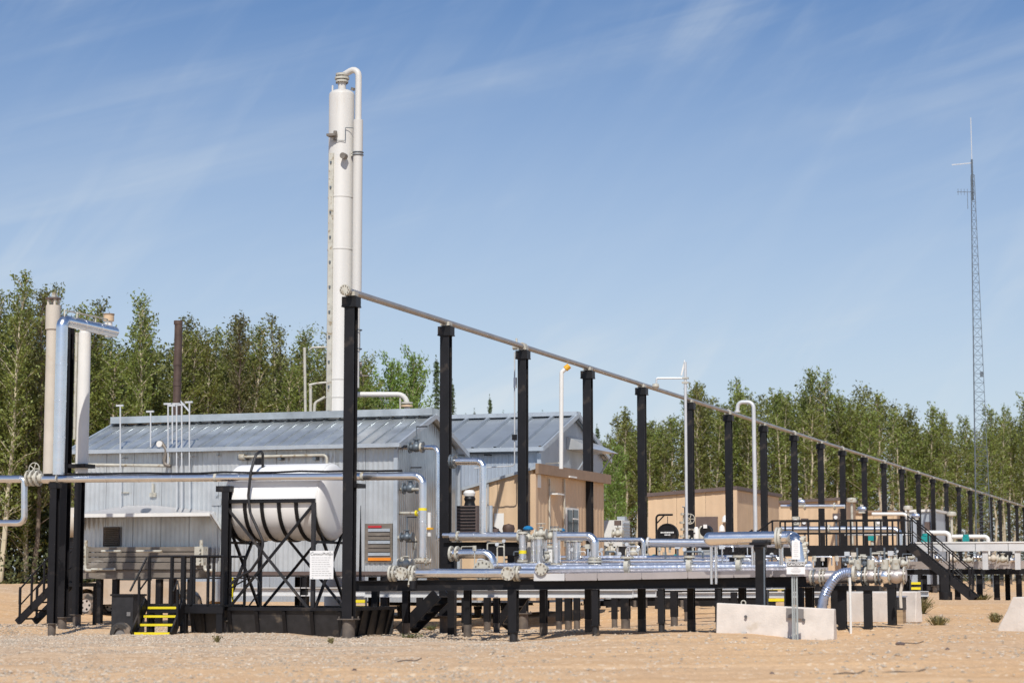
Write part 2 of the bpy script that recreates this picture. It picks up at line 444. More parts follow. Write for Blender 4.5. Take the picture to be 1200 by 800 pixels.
# ------------------------------------------------------------------ ground
def ground_material():
    m = bpy.data.materials.new('sandy_gravel'); m.use_nodes = True
    n, l = m.node_tree.nodes, m.node_tree.links; b = n["Principled BSDF"]
    b.inputs["Roughness"].default_value = .95; b.inputs["Specular IOR Level"].default_value = .15
    g = n.new("ShaderNodeNewGeometry")
    def ns(scale, detail=6, st=(1, 1, 1), rough=.6):
        mp = n.new("ShaderNodeMapping"); mp.inputs["Scale"].default_value = st; l.new(g.outputs["Position"], mp.inputs["Vector"])
        t = n.new("ShaderNodeTexNoise"); t.inputs["Scale"].default_value = scale; t.inputs["Detail"].default_value = detail
        t.inputs["Roughness"].default_value = rough; l.new(mp.outputs[0], t.inputs["Vector"]); return t.outputs["Fac"]
    def rng(v, a, c):
        r = n.new("ShaderNodeMapRange"); r.inputs["From Min"].default_value = a; r.inputs["From Max"].default_value = c; l.new(v, r.inputs["Value"]); return r.outputs[0]
    def mix(f, a, c):
        x = n.new("ShaderNodeMix"); x.data_type = 'RGBA'
        if isinstance(f, float): x.inputs[0].default_value = f
        else: l.new(f, x.inputs[0])
        for i, q in ((6, a), (7, c)):
            if isinstance(q, tuple): x.inputs[i].default_value = (*q, 1)
            else: l.new(q, x.inputs[i])
        return x.outputs[2]
    base = mix(rng(ns(.16, 8, (1, .6, 1)), .38, .62), (.82, .535, .285), (.68, .43, .23))
    base = mix(rng(ns(.05, 4, (.5, 1.6, 1)), .45, .62), base, (.66, .46, .29))
    # grey gravel band on the left, in front of the equipment
    sep = n.new("ShaderNodeSeparateXYZ"); l.new(g.outputs["Position"], sep.inputs[0])
    def mth(op, a, c):
        x = n.new("ShaderNodeMath"); x.operation = op
        for i, q in enumerate((a, c)):
            if isinstance(q, (int, float)): x.inputs[i].default_value = q
            else: l.new(q, x.inputs[i])
        return x.outputs[0]
    wob = mth('MULTIPLY', ns(.25, 4), 9.0)
    bx = rng(mth('ADD', sep.outputs[0], wob), 8.5, 1.5)
    by = rng(mth('ADD', sep.outputs[1], wob), 31.0, 44.0)
    by2 = rng(mth('ADD', sep.outputs[1], wob), 62.0, 55.0)
    band = mth('MULTIPLY', mth('MULTIPLY', bx, by), by2)
    grav = mix(rng(ns(9, 3), .38, .62), (.74, .58, .42), (.38, .28, .20))
    base = mix(mth('MULTIPLY', band, .85), base, grav)
    fine = rng(ns(14, 5, (1, .5, 1), .75), .40, .66)
    base = mix(mth('MULTIPLY', fine, .50), base, (.42, .27, .16))
    spk = rng(ns(7.5, 3, (1, .5, 1)), .60, .64)
    base = mix(mth('MULTIPLY', spk, .65), base, (.86, .72, .54))
    spd = rng(ns(2.1, 5, (.8, .3, 1), .7), .62, .70)
    base = mix(mth('MULTIPLY', spd, .40), base, (.26, .18, .12))
    ruts = rng(ns(1.0, 5, (.10, 1.5, 1), .65), .50, .62)
    base = mix(mth('MULTIPLY', ruts, .30), base, (.44, .28, .16))
    worn = rng(ns(.7, 4, (.12, 1.1, 1), .5), .54, .64)
    base = mix(mth('MULTIPLY', worn, .35), base, (.76, .54, .34))
    l.new(base, b.inputs["Base Color"])
    bp = n.new("ShaderNodeBump"); bp.inputs["Strength"].default_value = .7; bp.inputs["Distance"].default_value = .05
    l.new(mth('ADD', ns(5, 6), mth('MULTIPLY', ns(22, 3), .6)), bp.inputs["Height"]); l.new(bp.outputs[0], b.inputs["Normal"])
    MATS['ground'] = m
ground_material()

def make_ground():
    ys = []; y = 6.0
    while y < 62: ys.append(y); y += .22
    while y < 130: ys.append(y); y += .9
    while y < 260: ys.append(y); y += 4
    ys += [300, 400, 600, 1000, 2000, 4500, 8000]
    NA = 210; vs = []; fs = []
    ts = [-1 + 2 * i / NA for i in range(NA + 1)]
    prof = [t * .30 if abs(t) < .8 else math.copysign(.24 + (abs(t) - .8) / .2 * 1.3, t) for t in ts]
    for y in ys:
        for a in prof:
            x = a * (y + 6)
            z = gz(x, y) if y < 300 else 1.12
            if y < 140:
                z += .035 * noise.noise(V((x * .9, y * .5, 0))) + .018 * noise.noise(V((x * 3.1, y * 1.7, 5)))
                z += .04 * max(0, noise.noise(V((x * .35, y * .8, 9)))) * (1 if y < 46 else .3)
                if y < 44:      # shallow wheel ruts crossing the foreground
                    for yc in (29.5, 31.6, 36.0, 38.1, 41.5):
                        d = y - yc - .06 * x - .5 * noise.noise(V((x * .12, yc, 2)))
                        if abs(d) < .9: z += -.030 * math.exp(-(d / .22) ** 2) + .022 * math.exp(-((abs(d) - .42) / .16) ** 2)
            vs.append(V((x, y, z)))
    w = NA + 1
    for j in range(len(ys) - 1):
        for i in range(NA): fs.append((j * w + i, j * w + i + 1, (j + 1) * w + i + 1, (j + 1) * w + i))
    # the strip behind and below the camera
    m = MB(); m.add(vs, fs, True)
    b0 = [V((-400, -300, 0)), V((400, -300, 0)), V((prof[-1] * 12, 6, 0)), V((prof[0] * 12, 6, 0))]
    m.add(b0, [(0, 1, 2, 3)], True)
    m.build('ground', 'ground', kind='structure', recalc=False)
make_ground()

def make_pebbles():
    m = MB(); r = random.Random(4)
    def stone(x, y, s):
        z = gz(x, y) + s * .15; a = r.random() * 6.28; k = [s * r.uniform(.6, 1.1) for _ in range(6)]
        c, d = math.cos(a), math.sin(a)
        vs = [V((x + c * k[0], y + d * k[0], z)), V((x - d * k[1], y + c * k[1], z)), V((x - c * k[2], y - d * k[2], z)), V((x + d * k[3], y - c * k[3], z)),
              V((x + r.uniform(-.3, .3) * s, y + r.uniform(-.3, .3) * s, z + s * .55))]
        m.add(vs, [(0, 1, 4), (1, 2, 4), (2, 3, 4), (3, 0, 4)])
    for _ in range(15000):
        y = 42 + r.random() ** 1.1 * 16; x = r.uniform(-.30, .03) * y
        stone(x, y, r.uniform(.015, .045))
    for _ in range(11000):
        y = r.uniform(27, 43); x = r.uniform(-.30, .02) * y
        if noise.noise(V((x * .35, y * .5, 7))) > -.2: stone(x, y, r.choice((.010, .016, .024, .034)))
    for _ in range(13000):
        y = r.uniform(25, 60); x = r.uniform(-.30, .30) * y
        if noise.noise(V((x * .5, y * .4, 3))) > -.12: stone(x, y, r.choice((.012, .02, .03, .05)))
    m.build('pebbles', 'pebbles', kind='stuff', recalc=False)
make_pebbles()
def make_clods():
    """bigger loose stones, each a thing, that stand out in the foreground sand"""
    r = random.Random(8)
    spots = [(415, 787, .07), (438, 776, .05), (478, 775, .05), (1055, 757, .11), (1052, 768, .06), (1078, 742, .06), (1110, 762, .07),
             (1105, 760, .05), (1175, 768, .05), (873, 749, .07), (150, 777, .05), (640, 778, .04), (905, 790, .06), (720, 770, .04)]
    kinds = ['dark flat stone lying in the open sand', 'pale stone lying in the open sand']
    for i, (px, py, s) in enumerate(spots):
        p = G(px, py); bm = MB(); rr = random.Random(i)
        prof = [(s * rr.uniform(.5, .9) * math.sin(math.pi * k / 5), -s * .45 * math.cos(math.pi * k / 5)) for k in range(6)]
        bm.lathe(p + Z * s * .2, Z, prof, n=8)
        for q in bm.v: q += V((rr.uniform(-1, 1), rr.uniform(-1, 1), rr.uniform(-.5, .5))) * s * .18
        single(bm, 'stone', 'brown' if i % 3 == 0 else 'pebbles', kinds[0 if i % 3 == 0 else 1], 'stone', p, 'loose dark stones' if i % 3 == 0 else 'loose pale stones')
make_clods()

def weed(px, py, h, w, n, mat, label, Y=None):
    p = G(px, py) if Y is None else G(px, py, Y); m = MB(); r = random.Random(px)
    for _ in range(n):
        a = r.random() * 6.283; l = h * r.uniform(.5, 1.1); sp = w * r.uniform(.1, 1)
        b = p + V((math.cos(a), math.sin(a), 0)) * sp * .35; t = p + V((math.cos(a) * sp, math.sin(a) * sp, l)); sd = V((-math.sin(a), math.cos(a), 0)) * .012
        mid = (b + t) / 2 + Z * l * .12
        m.add([b - sd, b + sd, mid + sd, mid - sd, t], [(0, 1, 2, 3), (3, 2, 4)])
        if r.random() < .5:
            for _k in range(3):
                c = mid + V((r.uniform(-1, 1), r.uniform(-1, 1), r.uniform(-.5, 1))) * .05; e = V((r.uniform(-1, 1), r.uniform(-1, 1), r.uniform(-1, 1))) * .03; f = V((r.uniform(-1, 1), r.uniform(-1, 1), r.uniform(-1, 1))) * .03
                m.add([c, c + e, c + e + f, c + f], [(0, 1, 2, 3)])
    single(m, 'weed_tuft', mat, label, 'weed', p)
weed(254, 753, .16, .12, 34, 'dry_grass', 'small yellow green weed in the gravel in front of the black basin')
weed(388, 754, .13, .10, 28, 'dry_grass', 'small dry weed in the gravel beside the nearest tall black column')
weed(1099, 733, .24, .42, 110, 'dry_grass', 'wide dry brown bush on the sand below the long black stair')
weed(1166, 729, .26, .26, 110, 'dry_grass', 'dry brown bush beside the concrete barrier at the frame edge')
weed(1075, 712, .5, .7, 300, 'dry_grass', 'dark dry brush behind the short concrete block near the stair', 62)
weed(482, 748, .10, .35, 60, 'weed', 'low green weeds in the gravel between the two nearest rack columns')
weed(505, 738, .12, .3, 50, 'weed', 'tiny yellow green weeds beside the second rack column')
weed(1150, 690, .3, .6, 200, 'dry_grass', 'low dry brush under the far end of the skid', 80)

# ------------------------------------------------------------------ trees
def leaf_quads(m, c, rad, n, size, r, flat=1.0):
    for _ in range(n):
        while True:
            d = V((r.uniform(-1, 1), r.uniform(-1, 1), r.uniform(-1, 1)))
            if d.length < 1: break
        q = c + V((d.x * rad, d.y * rad, d.z * rad * flat)); s = size * r.uniform(.6, 1.3)
        e = V((r.uniform(-1, 1), r.uniform(-1, 1), r.uniform(-1, 1))).normalized() * s; f = V((r.uniform(-1, 1), r.uniform(-1, 1), r.uniform(-1, 1))).normalized() * s * .7
        m.v += [q - e, q - f, q + e, q + f]; o = len(m.v); m.f.append((o - 4, o - 3, o - 2, o - 1)); m.sm.append(False)
def aspen_parts(h, seed, lo=.38, width=1.5, leaf=.07, limbs=60, per=85, top=.66, bare=0.0):
    """tapered trunk, upswept limbs and leaves strung loosely along them, sparse at the top"""
    r = random.Random(seed); tr = MB(); cr = MB()
    pts = [V((0, 0, -.3))]; x = y = 0; lean = V((r.uniform(-.12, .12), r.uniform(-.12, .12), 0))
    for i in range(1, 8): x += r.uniform(-.2, .2) + lean.x; y += r.uniform(-.2, .2) + lean.y; pts.append(V((x, y, h * .97 * i / 7)))
    def at(z):
        t = max(0, min(6.999, z / (h * .97) * 7)); i = int(t); return pts[i].lerp(pts[i + 1], t - i)
    for i in range(7):
        r0 = .13 * (1 - i / 7.6) + .012; r1 = .13 * (1 - (i + 1) / 7.6) + .012; tr.cyl(pts[i], pts[i + 1], r0, r1, n=7, cap=False)
    def limb(b, d, L, dens):
        tip = b + d * L; mid = b + d * L * .5 + Z * L * .10
        tr.cyl(b, mid, .026, .016, n=4, cap=False); tr.cyl(mid, tip, .016, .005, n=4, cap=False)
        n = int(per * L * dens * r.uniform(.6, 1.3))
        for _ in range(n):
            t = r.uniform(.18, 1.08); q = (b.lerp(mid, t * 2) if t < .5 else mid.lerp(tip, t * 2 - 1)); sp = .34 * (1.15 - .6 * t)
            q = q + V((r.gauss(0, sp * .6), r.gauss(0, sp * .6), r.gauss(0, sp * .7))); s = leaf * r.uniform(.6, 1.4)
            e = V((r.uniform(-1, 1), r.uniform(-1, 1), r.uniform(-1, 1))).normalized() * s; f = V((r.uniform(-1, 1), r.uniform(-1, 1), r.uniform(-1, 1))).normalized() * s * .7
            cr.v += [q - e, q - f, q + e, q + f]; o = len(cr.v); cr.f.append((o - 4, o - 3, o - 2, o - 1)); cr.sm.append(False)
    side = r.uniform(.75, 1.25); a0 = r.random() * 6.283
    for k in range(limbs):
        t = ((k + r.random()) / limbs) ** .9; z = h * (lo + (.99 - lo) * t)
        prof = (math.sin(math.pi * min(1, .22 + top * t)) ** .8 if t > .3 else .75 + .25 * r.random())
        L = width * prof * r.uniform(.35, 1.15) * (1.2 if r.random() < .12 else 1); a = a0 + k * 2.4 + r.uniform(-.5, .5)
        if math.cos(a - a0) > .2: L *= side
        up = r.uniform(.35, 1.0) + .6 * t; d = V((math.cos(a), math.sin(a), up)).normalized()
        if r.random() > bare: limb(at(z - L * .3), d, max(.25, L), 1.0 if t < .85 else .75)
        else: tr.cyl(at(z), at(z) + d * L, .022, .005, n=4, cap=False)
    for _ in range(10):
        z = h * r.uniform(.12, lo + .1); a = r.random() * 6.283; L = r.uniform(.4, 1.5); b = at(z)
        tr.cyl(b, b + V((math.cos(a) * L, math.sin(a) * L, L * r.uniform(.1, .9))), .022, .006, n=4, cap=False)
    limb(at(h * .9), V((lean.x, lean.y, 1)).normalized(), h * .09, 1.2)
    return tr, cr
def spruce_parts(h, seed, lo=.1, width=1.5):
    r = random.Random(seed); tr = MB(); cr = MB()
    tr.cyl(V((0, 0, -.3)), V((0, 0, h)), .15, .02, n=7)
    z = h * lo
    while z < h * .985:
        t = (z - h * lo) / (h * (1 - lo)); L = width * (1 - t) ** .85 + .12
        for k in range(6):
            a = r.random() * 6.283; l_ = L * r.uniform(.6, 1.1); ns_ = max(2, int(l_ / .22))
            for i in range(ns_):
                f = (i + .5) / ns_; c = V((math.cos(a) * l_ * f, math.sin(a) * l_ * f, z - l_ * .25 * f)); leaf_quads(cr, c, .17, 7, .085, r, .6)
        z += .2 + .12 * (1 - t)
    leaf_quads(cr, V((0, 0, h)), .1, 8, .06, r, 3)
    return tr, cr
def tree_proto(name, parts, lm, bm_, label, cat, group):
    tr, cr = parts
    o = thing(name, label, cat, V((0, 0, 0)), group)
    tr.build('trunk', bm_, o, recalc=False); cr.build('crown', lm, o, recalc=False)
    return o
def place(proto, used, loc, rz, sx, sz):
    o = proto if proto not in used else copy_tree(proto)
    used.append(proto); o.location = loc; o.rotation_euler = (0, 0, rz); o.scale = (sx, sx, sz); return o
used = []
PL = {}
GL = 'tall trees of the wood behind the silver building'
GR = 'slender aspens of the wood behind the pipe rack'
for i in range(6):
    PL['L%d' % i] = tree_proto('poplar_tree', aspen_parts(14, 100 + i, lo=(.16, .22, .12, .3, .2, .25)[i], width=(2.0, 1.6, 2.2, 1.5, 1.8, 1.9)[i], limbs=(78, 66, 84, 54, 70, 60)[i], per=68, leaf=.075, bare=(.0, .08, 0, .45, .05, .1)[i]),
                              'leaf_olive' if i % 2 else 'leaf_aspen', 'bark_dark' if i % 2 and i != 3 else 'bark_pale', 'tall olive green poplar in the dense wood behind the silver metal building', 'tree', GL)
for i in range(6):
    PL['R%d' % i] = tree_proto('aspen_tree', aspen_parts(14, 200 + i, lo=(.44, .38, .52, .45, .34, .56)[i], top=.58, width=(1.5, 1.35, 1.75, 1.25, 1.6, 1.5)[i], limbs=(46, 40, 48, 36, 54, 40)[i], per=56, leaf=.095, bare=(.0, .1, .05, .3, 0, .1)[i]), 'leaf_aspen', 'bark_pale',
                              'slender pale trunked aspen in the wood behind the row of black columns', 'tree', GR)
PL['B'] = tree_proto('bushy_tree', aspen_parts(11, 301, lo=.08, width=2.5, limbs=90, per=85, leaf=.08), 'leaf_bright', 'bark_pale',
                    'bright green bushy tree behind the roof ridge right of the white tower', 'tree', 'bright green trees right of the white tower')
PL['S'] = tree_proto('spruce_tree', spruce_parts(12, 401), 'needles', 'bark_dark', 'dark narrow spruce between the leafy trees behind the silver building', 'tree', 'dark spruces in the wood behind the silver building')
tr_ = random.Random(77)
def at_px(px, Y): a = (px - 600) / F; return V((a * Y, Y, gz(a * Y, Y)))
def top_h(px, ytop, Y): return pt(px, ytop, Y).z - 1.1
# skyline of the wood, read off the photograph: (px, y of tree tops)
SKY_L = [(-260, 330), (0, 318), (40, 345), (85, 335), (120, 355), (180, 352), (215, 348), (270, 352), (330, 372), (385, 380), (440, 420), (520, 430)]
SKY_R = [(690, 512), (740, 490), (790, 478), (830, 458), (880, 448), (930, 440), (990, 446), (1030, 446), (1070, 482), (1130, 492), (1200, 472), (1500, 450)]
def lerp_list(L, p):
    for (a, b), (c, d) in zip(L, L[1:]):
        if p <= c: return b + (d - b) * max(0, (p - a) / (c - a))
    return L[-1][1]
def wood(L, keys, p0, p1, step, rows, sx, hs=(1.05, 1.0, .93, .84, .76, .97, .9), dy=14):
    for row in range(rows):
        px = p0 + (row % 2) * step / 2
        while px < p1:
            q = px + tr_.uniform(-.42, .42) * step; a = (q - 600) / F; Y = tree_y(a) + 1 + row * 3.4 + tr_.uniform(-1.4, 1.4)
            h = top_h(q, lerp_list(L, q) + dy, Y) * tr_.choice(hs); k = tr_.choice(keys)
            g = at_px(q, Y); place(PL[k], used, g, tr_.random() * 6.28, sx * tr_.uniform(.85, 1.15), h / (12 if k == 'S' else 14)); px += step
wood(SKY_L, ['L0', 'L1', 'L2', 'L3', 'L4', 'L5', 'L0', 'L2', 'L4', 'S'], -170, 440, 26, 4, 1.0)
wood(SKY_R, ['R0', 'R1', 'R2', 'R3', 'R4', 'R5'], 690, 1330, 19, 4, 1.0, (1.08, .92, .86, .90, .95, .84, 1.0, .88), 12)
for q, yt, Y, s in ((445, 425, 128, .95), (470, 418, 131, .9), (497, 440, 134, .8), (428, 440, 126, .8), (540, 520, 150, .7), (715, 515, 150, .7)):
    place(PL['B'], used, at_px(q, Y), q, s, top_h(q, yt, Y) / 11)
for q, yt, Y, s in ((511, 421, 136, .8), (574, 466, 190, .75), (530, 448, 150, .6), (556, 482, 195, .7), (590, 484, 200, .9), (546, 488, 190, .8), (606, 486, 205, .8), (636, 484, 200, .7), (645, 490, 205, .7), (700, 500, 175, .8), (676, 500, 190, .8)):
    place(PL['S'], used, at_px(q, Y), q * .7, s, top_h(q, yt, Y) / 12)
def make_woodland():
    """the deeper wood that closes the gaps between the single trees"""
    m = MB(); r = random.Random(5)
    for (p0, p1, L, frac, back) in ((-260, 445, SKY_L, .80, 13), (500, 700, [(500, 500), (700, 522)], .9, 6), (680, 1400, SKY_R, .90, 14)):
        n = int((p1 - p0) * 15)
        for _ in range(n):
            q = r.uniform(p0, p1); a = (q - 600) / F; Y = tree_y(a) + back + r.uniform(0, 12)
            top = top_h(q, lerp_list(L, q), Y) * frac * (1 + .12 * noise.noise(V((q * .05, 0, 0))))
            g = at_px(q, Y); z = top * r.random() ** .8; leaf_quads(m, g + Z * z, .8, 16, .13, r)
    m.build('woodland', 'leaf_olive', kind='stuff', recalc=False)
make_woodland()
def make_brush():
    m = MB(); r = random.Random(6)
    for _ in range(2600):
        q = r.uniform(-200, 1400); a = (q - 600) / F; Y = tree_y(a) + r.uniform(-1.5, 14); g = at_px(q, Y)
        leaf_quads(m, g + Z * r.uniform(0, 1.6) * r.random(), .45, 12, .10, r)
    m.build('undergrowth', 'undergrowth', kind='stuff', recalc=False)
make_brush()

# ------------------------------------------------------------------ buildings
def t_u(O, px):      # distance along UD from O at which the point projects on column px (near the horizon)
    k = (px - 600) / (F * CS + 277 * SN); return (k * O.y - O.x) / (UD.x - k * UD.y)
def t_r(O, px):
    k = (px - 600) / (F * CS + 277 * SN); return (k * O.y - O.x) / (RD.x - k * RD.y)
def ribbed(P, D, L, Zt, N, pitch=.10, depth=.018):
    """corrugated sheet from P along D, length L, top as function Zt(dist), bottom P.z, facing N"""
    m = MB(); n = max(2, int(round(L / pitch))); st = L / n; prof = []
    for i in range(n):
        a = i * st; prof += [(a, 0), (a + st * .55, 0), (a + st * .65, depth), (a + st * .90, depth)]
    prof.append((L, 0)); k = len(prof)
    lo = [P + D * a + N * d for a, d in prof]; hi = [V((q.x, q.y, Zt(a))) for q, (a, d) in zip(lo, prof)]
    m.add(lo + hi, [(i, i + 1, i + 1 + k, i + k) for i in range(k - 1)]); return m
def panels(name, mat, parent, P, D, L, Zt, N, w=.92, pitch=.14, depth=.012, gap=.010):
    n = max(1, int(round(L / w))); st = L / n
    for i in range(n):
        off = i * st
        m = ribbed(P + D * (off + gap / 2), D, st - gap, (lambda a, off=off: Zt(a + off)), N, pitch, depth)
        m.build(name, mat, parent, recalc=False)
def roof_sheet(parent, E0, D, L, S, mat, rib=.05, w=.6, name='roof_panel', seam=.05):
    """roof slope from the eave line (E0 along D, length L), slope vector S (eave to ridge); raised seams between panels"""
    n = max(1, int(round(L / w))); st = L / n; N = D.cross(S).normalized()
    if N.z < 0: N = -N
    for i in range(n):
        a = E0 + D * (i * st); m = MB()
        lo = [(0, 0), (st - seam, 0), (st - seam * .8, rib), (st - seam * .2, rib), (st - .002, 0)]
        A = [a + D * x + N * h for x, h in lo]; m.add(A + [q + S for q in A], [(j, j + 1, j + 6, j + 5) for j in range(4)])
        m.add([A[0], A[1], A[1] - N * .03, A[0] - N * .03], [(0, 1, 2, 3)])
        m.build(name, mat, parent, recalc=False)

# --- silver building with the fan house on the left -------------------------
OA = pt(463, 677, 58); ZB = pt(463, 669, 58).z; ZE = pt(463, 519, 58).z; ZR = pt(505, 490, 60.4).z
LA = -t_u(OA, 90); WA = t_r(OA, 536)
A_ = lambda a, b, z: V((OA.x, OA.y, 0)) + UD * a + RD * b + Z * z
ba = thing('metal_building', 'long silver corrugated building on a pale skid beside the white tank', 'building', A_(-LA / 2, 0, gz(*A_(-LA / 2, 0, 0).xy)))
panels('wall_panel', 'galv', ba, A_(-LA, 0, ZB), UD, LA, lambda a: ZE, -RD)
gab = lambda t: ZE + (ZR - ZE) * (1 - abs(t - WA / 2) / (WA / 2))
panels('gable_panel', 'galv_gable_shaded', ba, A_(0, 0, ZB), RD, WA, gab, UD)
panels('gable_panel', 'galv', ba, A_(-LA, 0, ZB), RD, WA, gab, -UD)
MB().add([A_(-LA, WA, ZB), A_(0, WA, ZB), A_(0, WA, ZE), A_(-LA, WA, ZE)], [(0, 1, 2, 3)]).build('rear_wall', 'galv', ba)
ov = .28; sl = V((0, 0, 0)) + RD * (WA / 2 + ov) + Z * (ZR - ZE) * (1 + ov / (WA / 2))
ez = ZE - (ZR - ZE) * ov / (WA / 2) + .05
roof_sheet(ba, A_(-LA - .2, -ov, ez), UD, LA + .4, sl, 'galv_roof', rib=.035, w=.42)
slb = V((0, 0, 0)) - RD * (WA / 2 + ov) + Z * (ZR - ZE) * (1 + ov / (WA / 2))
roof_sheet(ba, A_(-LA - .2, WA + ov, ez), UD, LA + .4, slb, 'galv_roof', rib=.035, w=.84)
MB().bar(A_(-LA - .22, WA / 2, ZR + .16), A_(.24, WA / 2, ZR + .16), .62, .20).build('ridge_cap', 'galv_roof', ba)
MB().bar(A_(-LA - .22, -ov - .03, ez - .02), A_(.24, -ov - .03, ez - .02), .06, .11).build('gutter', 'trim', ba)
for b0, b1 in ((-ov - .02, WA / 2), (WA + ov + .02, WA / 2)):
    MB().bar(A_(.23, b0, ez - .02), A_(.23, b1, ZR + .05), .07, .14).build('verge_trim', 'trim', ba)
    MB().bar(A_(-LA - .23, b0, ez - .02), A_(-LA - .23, b1, ZR + .05), .07, .14).build('verge_trim', 'trim', ba)
for a, b in ((0, 0), (-LA, 0), (0, WA)):
    MB().bar(A_(a + (.03 if a == 0 else -.03), b - (.03 if b == 0 else -.03), ZB), A_(a + (.03 if a == 0 else -.03), b - (.03 if b == 0 else -.03), ez - .12), .12, .12, up=RD).build('corner_trim', 'trim', ba)
MB().boxz(A_(-LA / 2, 0, 0), LA + .2, .16, ZB - .10, ZB - .003).build('base_trim', 'brown', ba)
skid = MB(); LS = -t_u(OA, 262); skid.hbeam(A_(-LS, .02, ZB - .56), A_(.6, .02, ZB - .56), .22, .24, .025)
skid.build('skid_beam', 'skid', ba)
MB().hbeam(A_(-LS, WA, ZB - .56), A_(.3, WA, ZB - .56), .22, .24, .025).build('skid_beam', 'skid', ba)
MB().hbeam(A_(.1, .2, ZB - .56), A_(.1, WA, ZB - .56), .22, .22, .025).build('skid_beam', 'skid', ba)
MB().boxz(A_(-LA / 2, WA / 2, 0), LA - .3, WA - .4, ZB - .14, ZB - .102).build('floor_plate', 'brown', ba)
for a in [-LS + .1 + i * (LS - .4) / 2 for i in range(3)]:
    for b in (0, WA):
        q = A_(a, b, 0); MB().hbeam(V((q.x, q.y, gz(q.x, q.y) - .2)), V((q.x, q.y, ZB - .145)), .20, .20, .025).build('pile', 'black', ba)
# openings and fittings on the front wall
def fu(px, py, off=.0, d=58, x0=463):
    return plane(px, py, pt(x0, HOR, d) - RD * off, UD)
def wallbox(parent, name, mat, x0, x1, y0, y1, d, xr, th=.06, off=.03):
    a, b = fu(x0, y1, off, d, xr), fu(x1, y0, off, d, xr); c = (a + b) / 2
    return MB().box(c, abs((b - a).dot(UD)), th, abs(b.z - a.z)).build(name, mat, parent)
lv = wallbox(ba, 'louvre', 'brown', 121, 140, 617, 640, 58, 463, .05, .04)
for i in range(9):
    a, b = fu(122, 619 + i * 2.4, .10), fu(139, 619 + i * 2.4, .10); MB().bar(a, b, .05, .02, up=(Z + RD * .8).normalized()).build('slat', 'bronze', lv)
fr = wallbox(ba, 'heater_panel', 'bronze', 428, 460, 613, 659, 58, 463, .05, .04)
for i in range(7): wallbox(fr, 'panel_fin', 'bronze' if i % 3 else 'trim', 431.5, 457, 619 + i * 4.7, 622.6 + i * 4.7, 58, 463, .03, .08)
wallbox(fr, 'red_strip', 'red', 431.5, 447, 615.5, 618.2, 58, 463, .03, .08)
wallbox(fr, 'orange_strip', 'orange', 431.5, 458, 653, 656.6, 58, 463, .035, .08)
for x0, x1, y0, y1 in ((178, 180.4, 566, 582), (175.5, 183, 577, 582)):
    wallbox(ba, 'bracket', 'cream', x0, x1, y0, y1, 58, 463, .05, .05)
wallbox(ba, 'small_plate', 'cream', 142, 151, 576, 577.6, 58, 463, .04, .04)
for (x, y) in ((255, 533), (254, 580)): wallbox(ba, 'wall_box', 'trim', x - 1.2, x + 1.2, y - 1, y + 1, 58, 463, .05, .04)
wallbox(ba, 'sign_plate', 'galv', 248, 259, 584, 592, 58, 463, .02, .03)
# canopy over the fan bay
cz = fu(88, 605.5).z; ct = fu(165, 592).z
c0, c1 = fu(86, 606, 1.15), fu(246, 606, 1.15); e0, e1 = fu(92, 604, .02), fu(262, 604, .02)
cp = thing('canopy', 'shallow white metal canopy over the shaded bay of the silver building', 'canopy', V((c0.x, c0.y, cz)))
m = MB(); pk0 = V((fu(150, 592, .03).x, fu(150, 592, .03).y, ct)); pk1 = V((fu(180, 592, .03).x, fu(180, 592, .03).y, ct))
B0, B1 = V((c0.x, c0.y, cz)), V((c1.x, c1.y, cz)); W0, W1 = V((e0.x, e0.y, cz + .05)), V((e1.x, e1.y, cz + .05))
W0s, W1s = V((e0.x, e0.y, cz + .10)), V((fu(250, 600, .02).x, fu(250, 600, .02).y, fu(250, 599).z))
m.add([B0, B1, W1s, pk1, pk0, W0s], [(0, 1, 2), (0, 2, 3), (0, 3, 4), (0, 4, 5)])
m.build('top_sheet', 'canopy_grey', cp, recalc=False)
MB().bar(B0, B1, .04, .10).build('front_flashing', 'white', cp)
m = MB(); m.add([B1, B1 - Z * .05, fu(259, 622, .02), W1s], [(0, 1, 2, 3)]); m.extrude([B1 + UD * .01, fu(259, 622, .02) + UD * .01, W1s + UD * .01], UD * .02); m.build('side_sheet', 'white', cp)
m = MB(); m.extrude([B0, fu(92, 622, .02), W0s], -UD * .02); m.build('side_sheet', 'white', cp)
# stacked plank-like cooler box below the canopy
kb = thing('cooler_box', 'bronze plank sided cooler box mounted below the canopy', 'cooler', onground(fu(168, 678, .7)))
yy = [640, 646.5, 652, 658.5, 667, 678]
for i in range(5):
    a, b = fu(101 if i < 4 else 100, yy[i + 1], .45 + (.05 * (i % 2)) + (.12 if i == 3 else 0)), fu(236, yy[i], .45)
    t = abs((b - a).dot(UD)); c = (a + b) / 2; MB().box(c + RD * .1, t, .55, (b.z - a.z) - .012).build('plank', 'bronze', kb)
for x0, x1 in ((97.5, 104), (230.5, 241)):
    h = wallbox(kb, 'end_bracket', 'cream', x0, x1, 640, 662, 58, 463, .3, .62)
    for yy_ in (637.5,): q = fu((x0 + x1) / 2, yy_, .7); MB().cyl(q - Z * .12, q + Z * .12, .05).build('bolt', 'cream', h)
    for j in range(5):
        q = fu(x1 - 6.5, 643 + j * 4, .80); MB().cyl(q, q - RD * .06, .035, n=8).build('bolt', 'cream', h)
for (x0, x1, y) in ((119, 142, 645.5), (107, 135, 666.8), (160, 190, 645.5)):
    MB().tube([fu(x0, y, .95), fu(x1, y, .95)], .035).build('feed_pipe', 'cream', kb)
for x in (100, 240): MB().tube([fu(x, 662, .85), fu(x, 668, .85), fu(x + 12, 668, .9)], .045).build('feed_pipe', 'cream', kb)
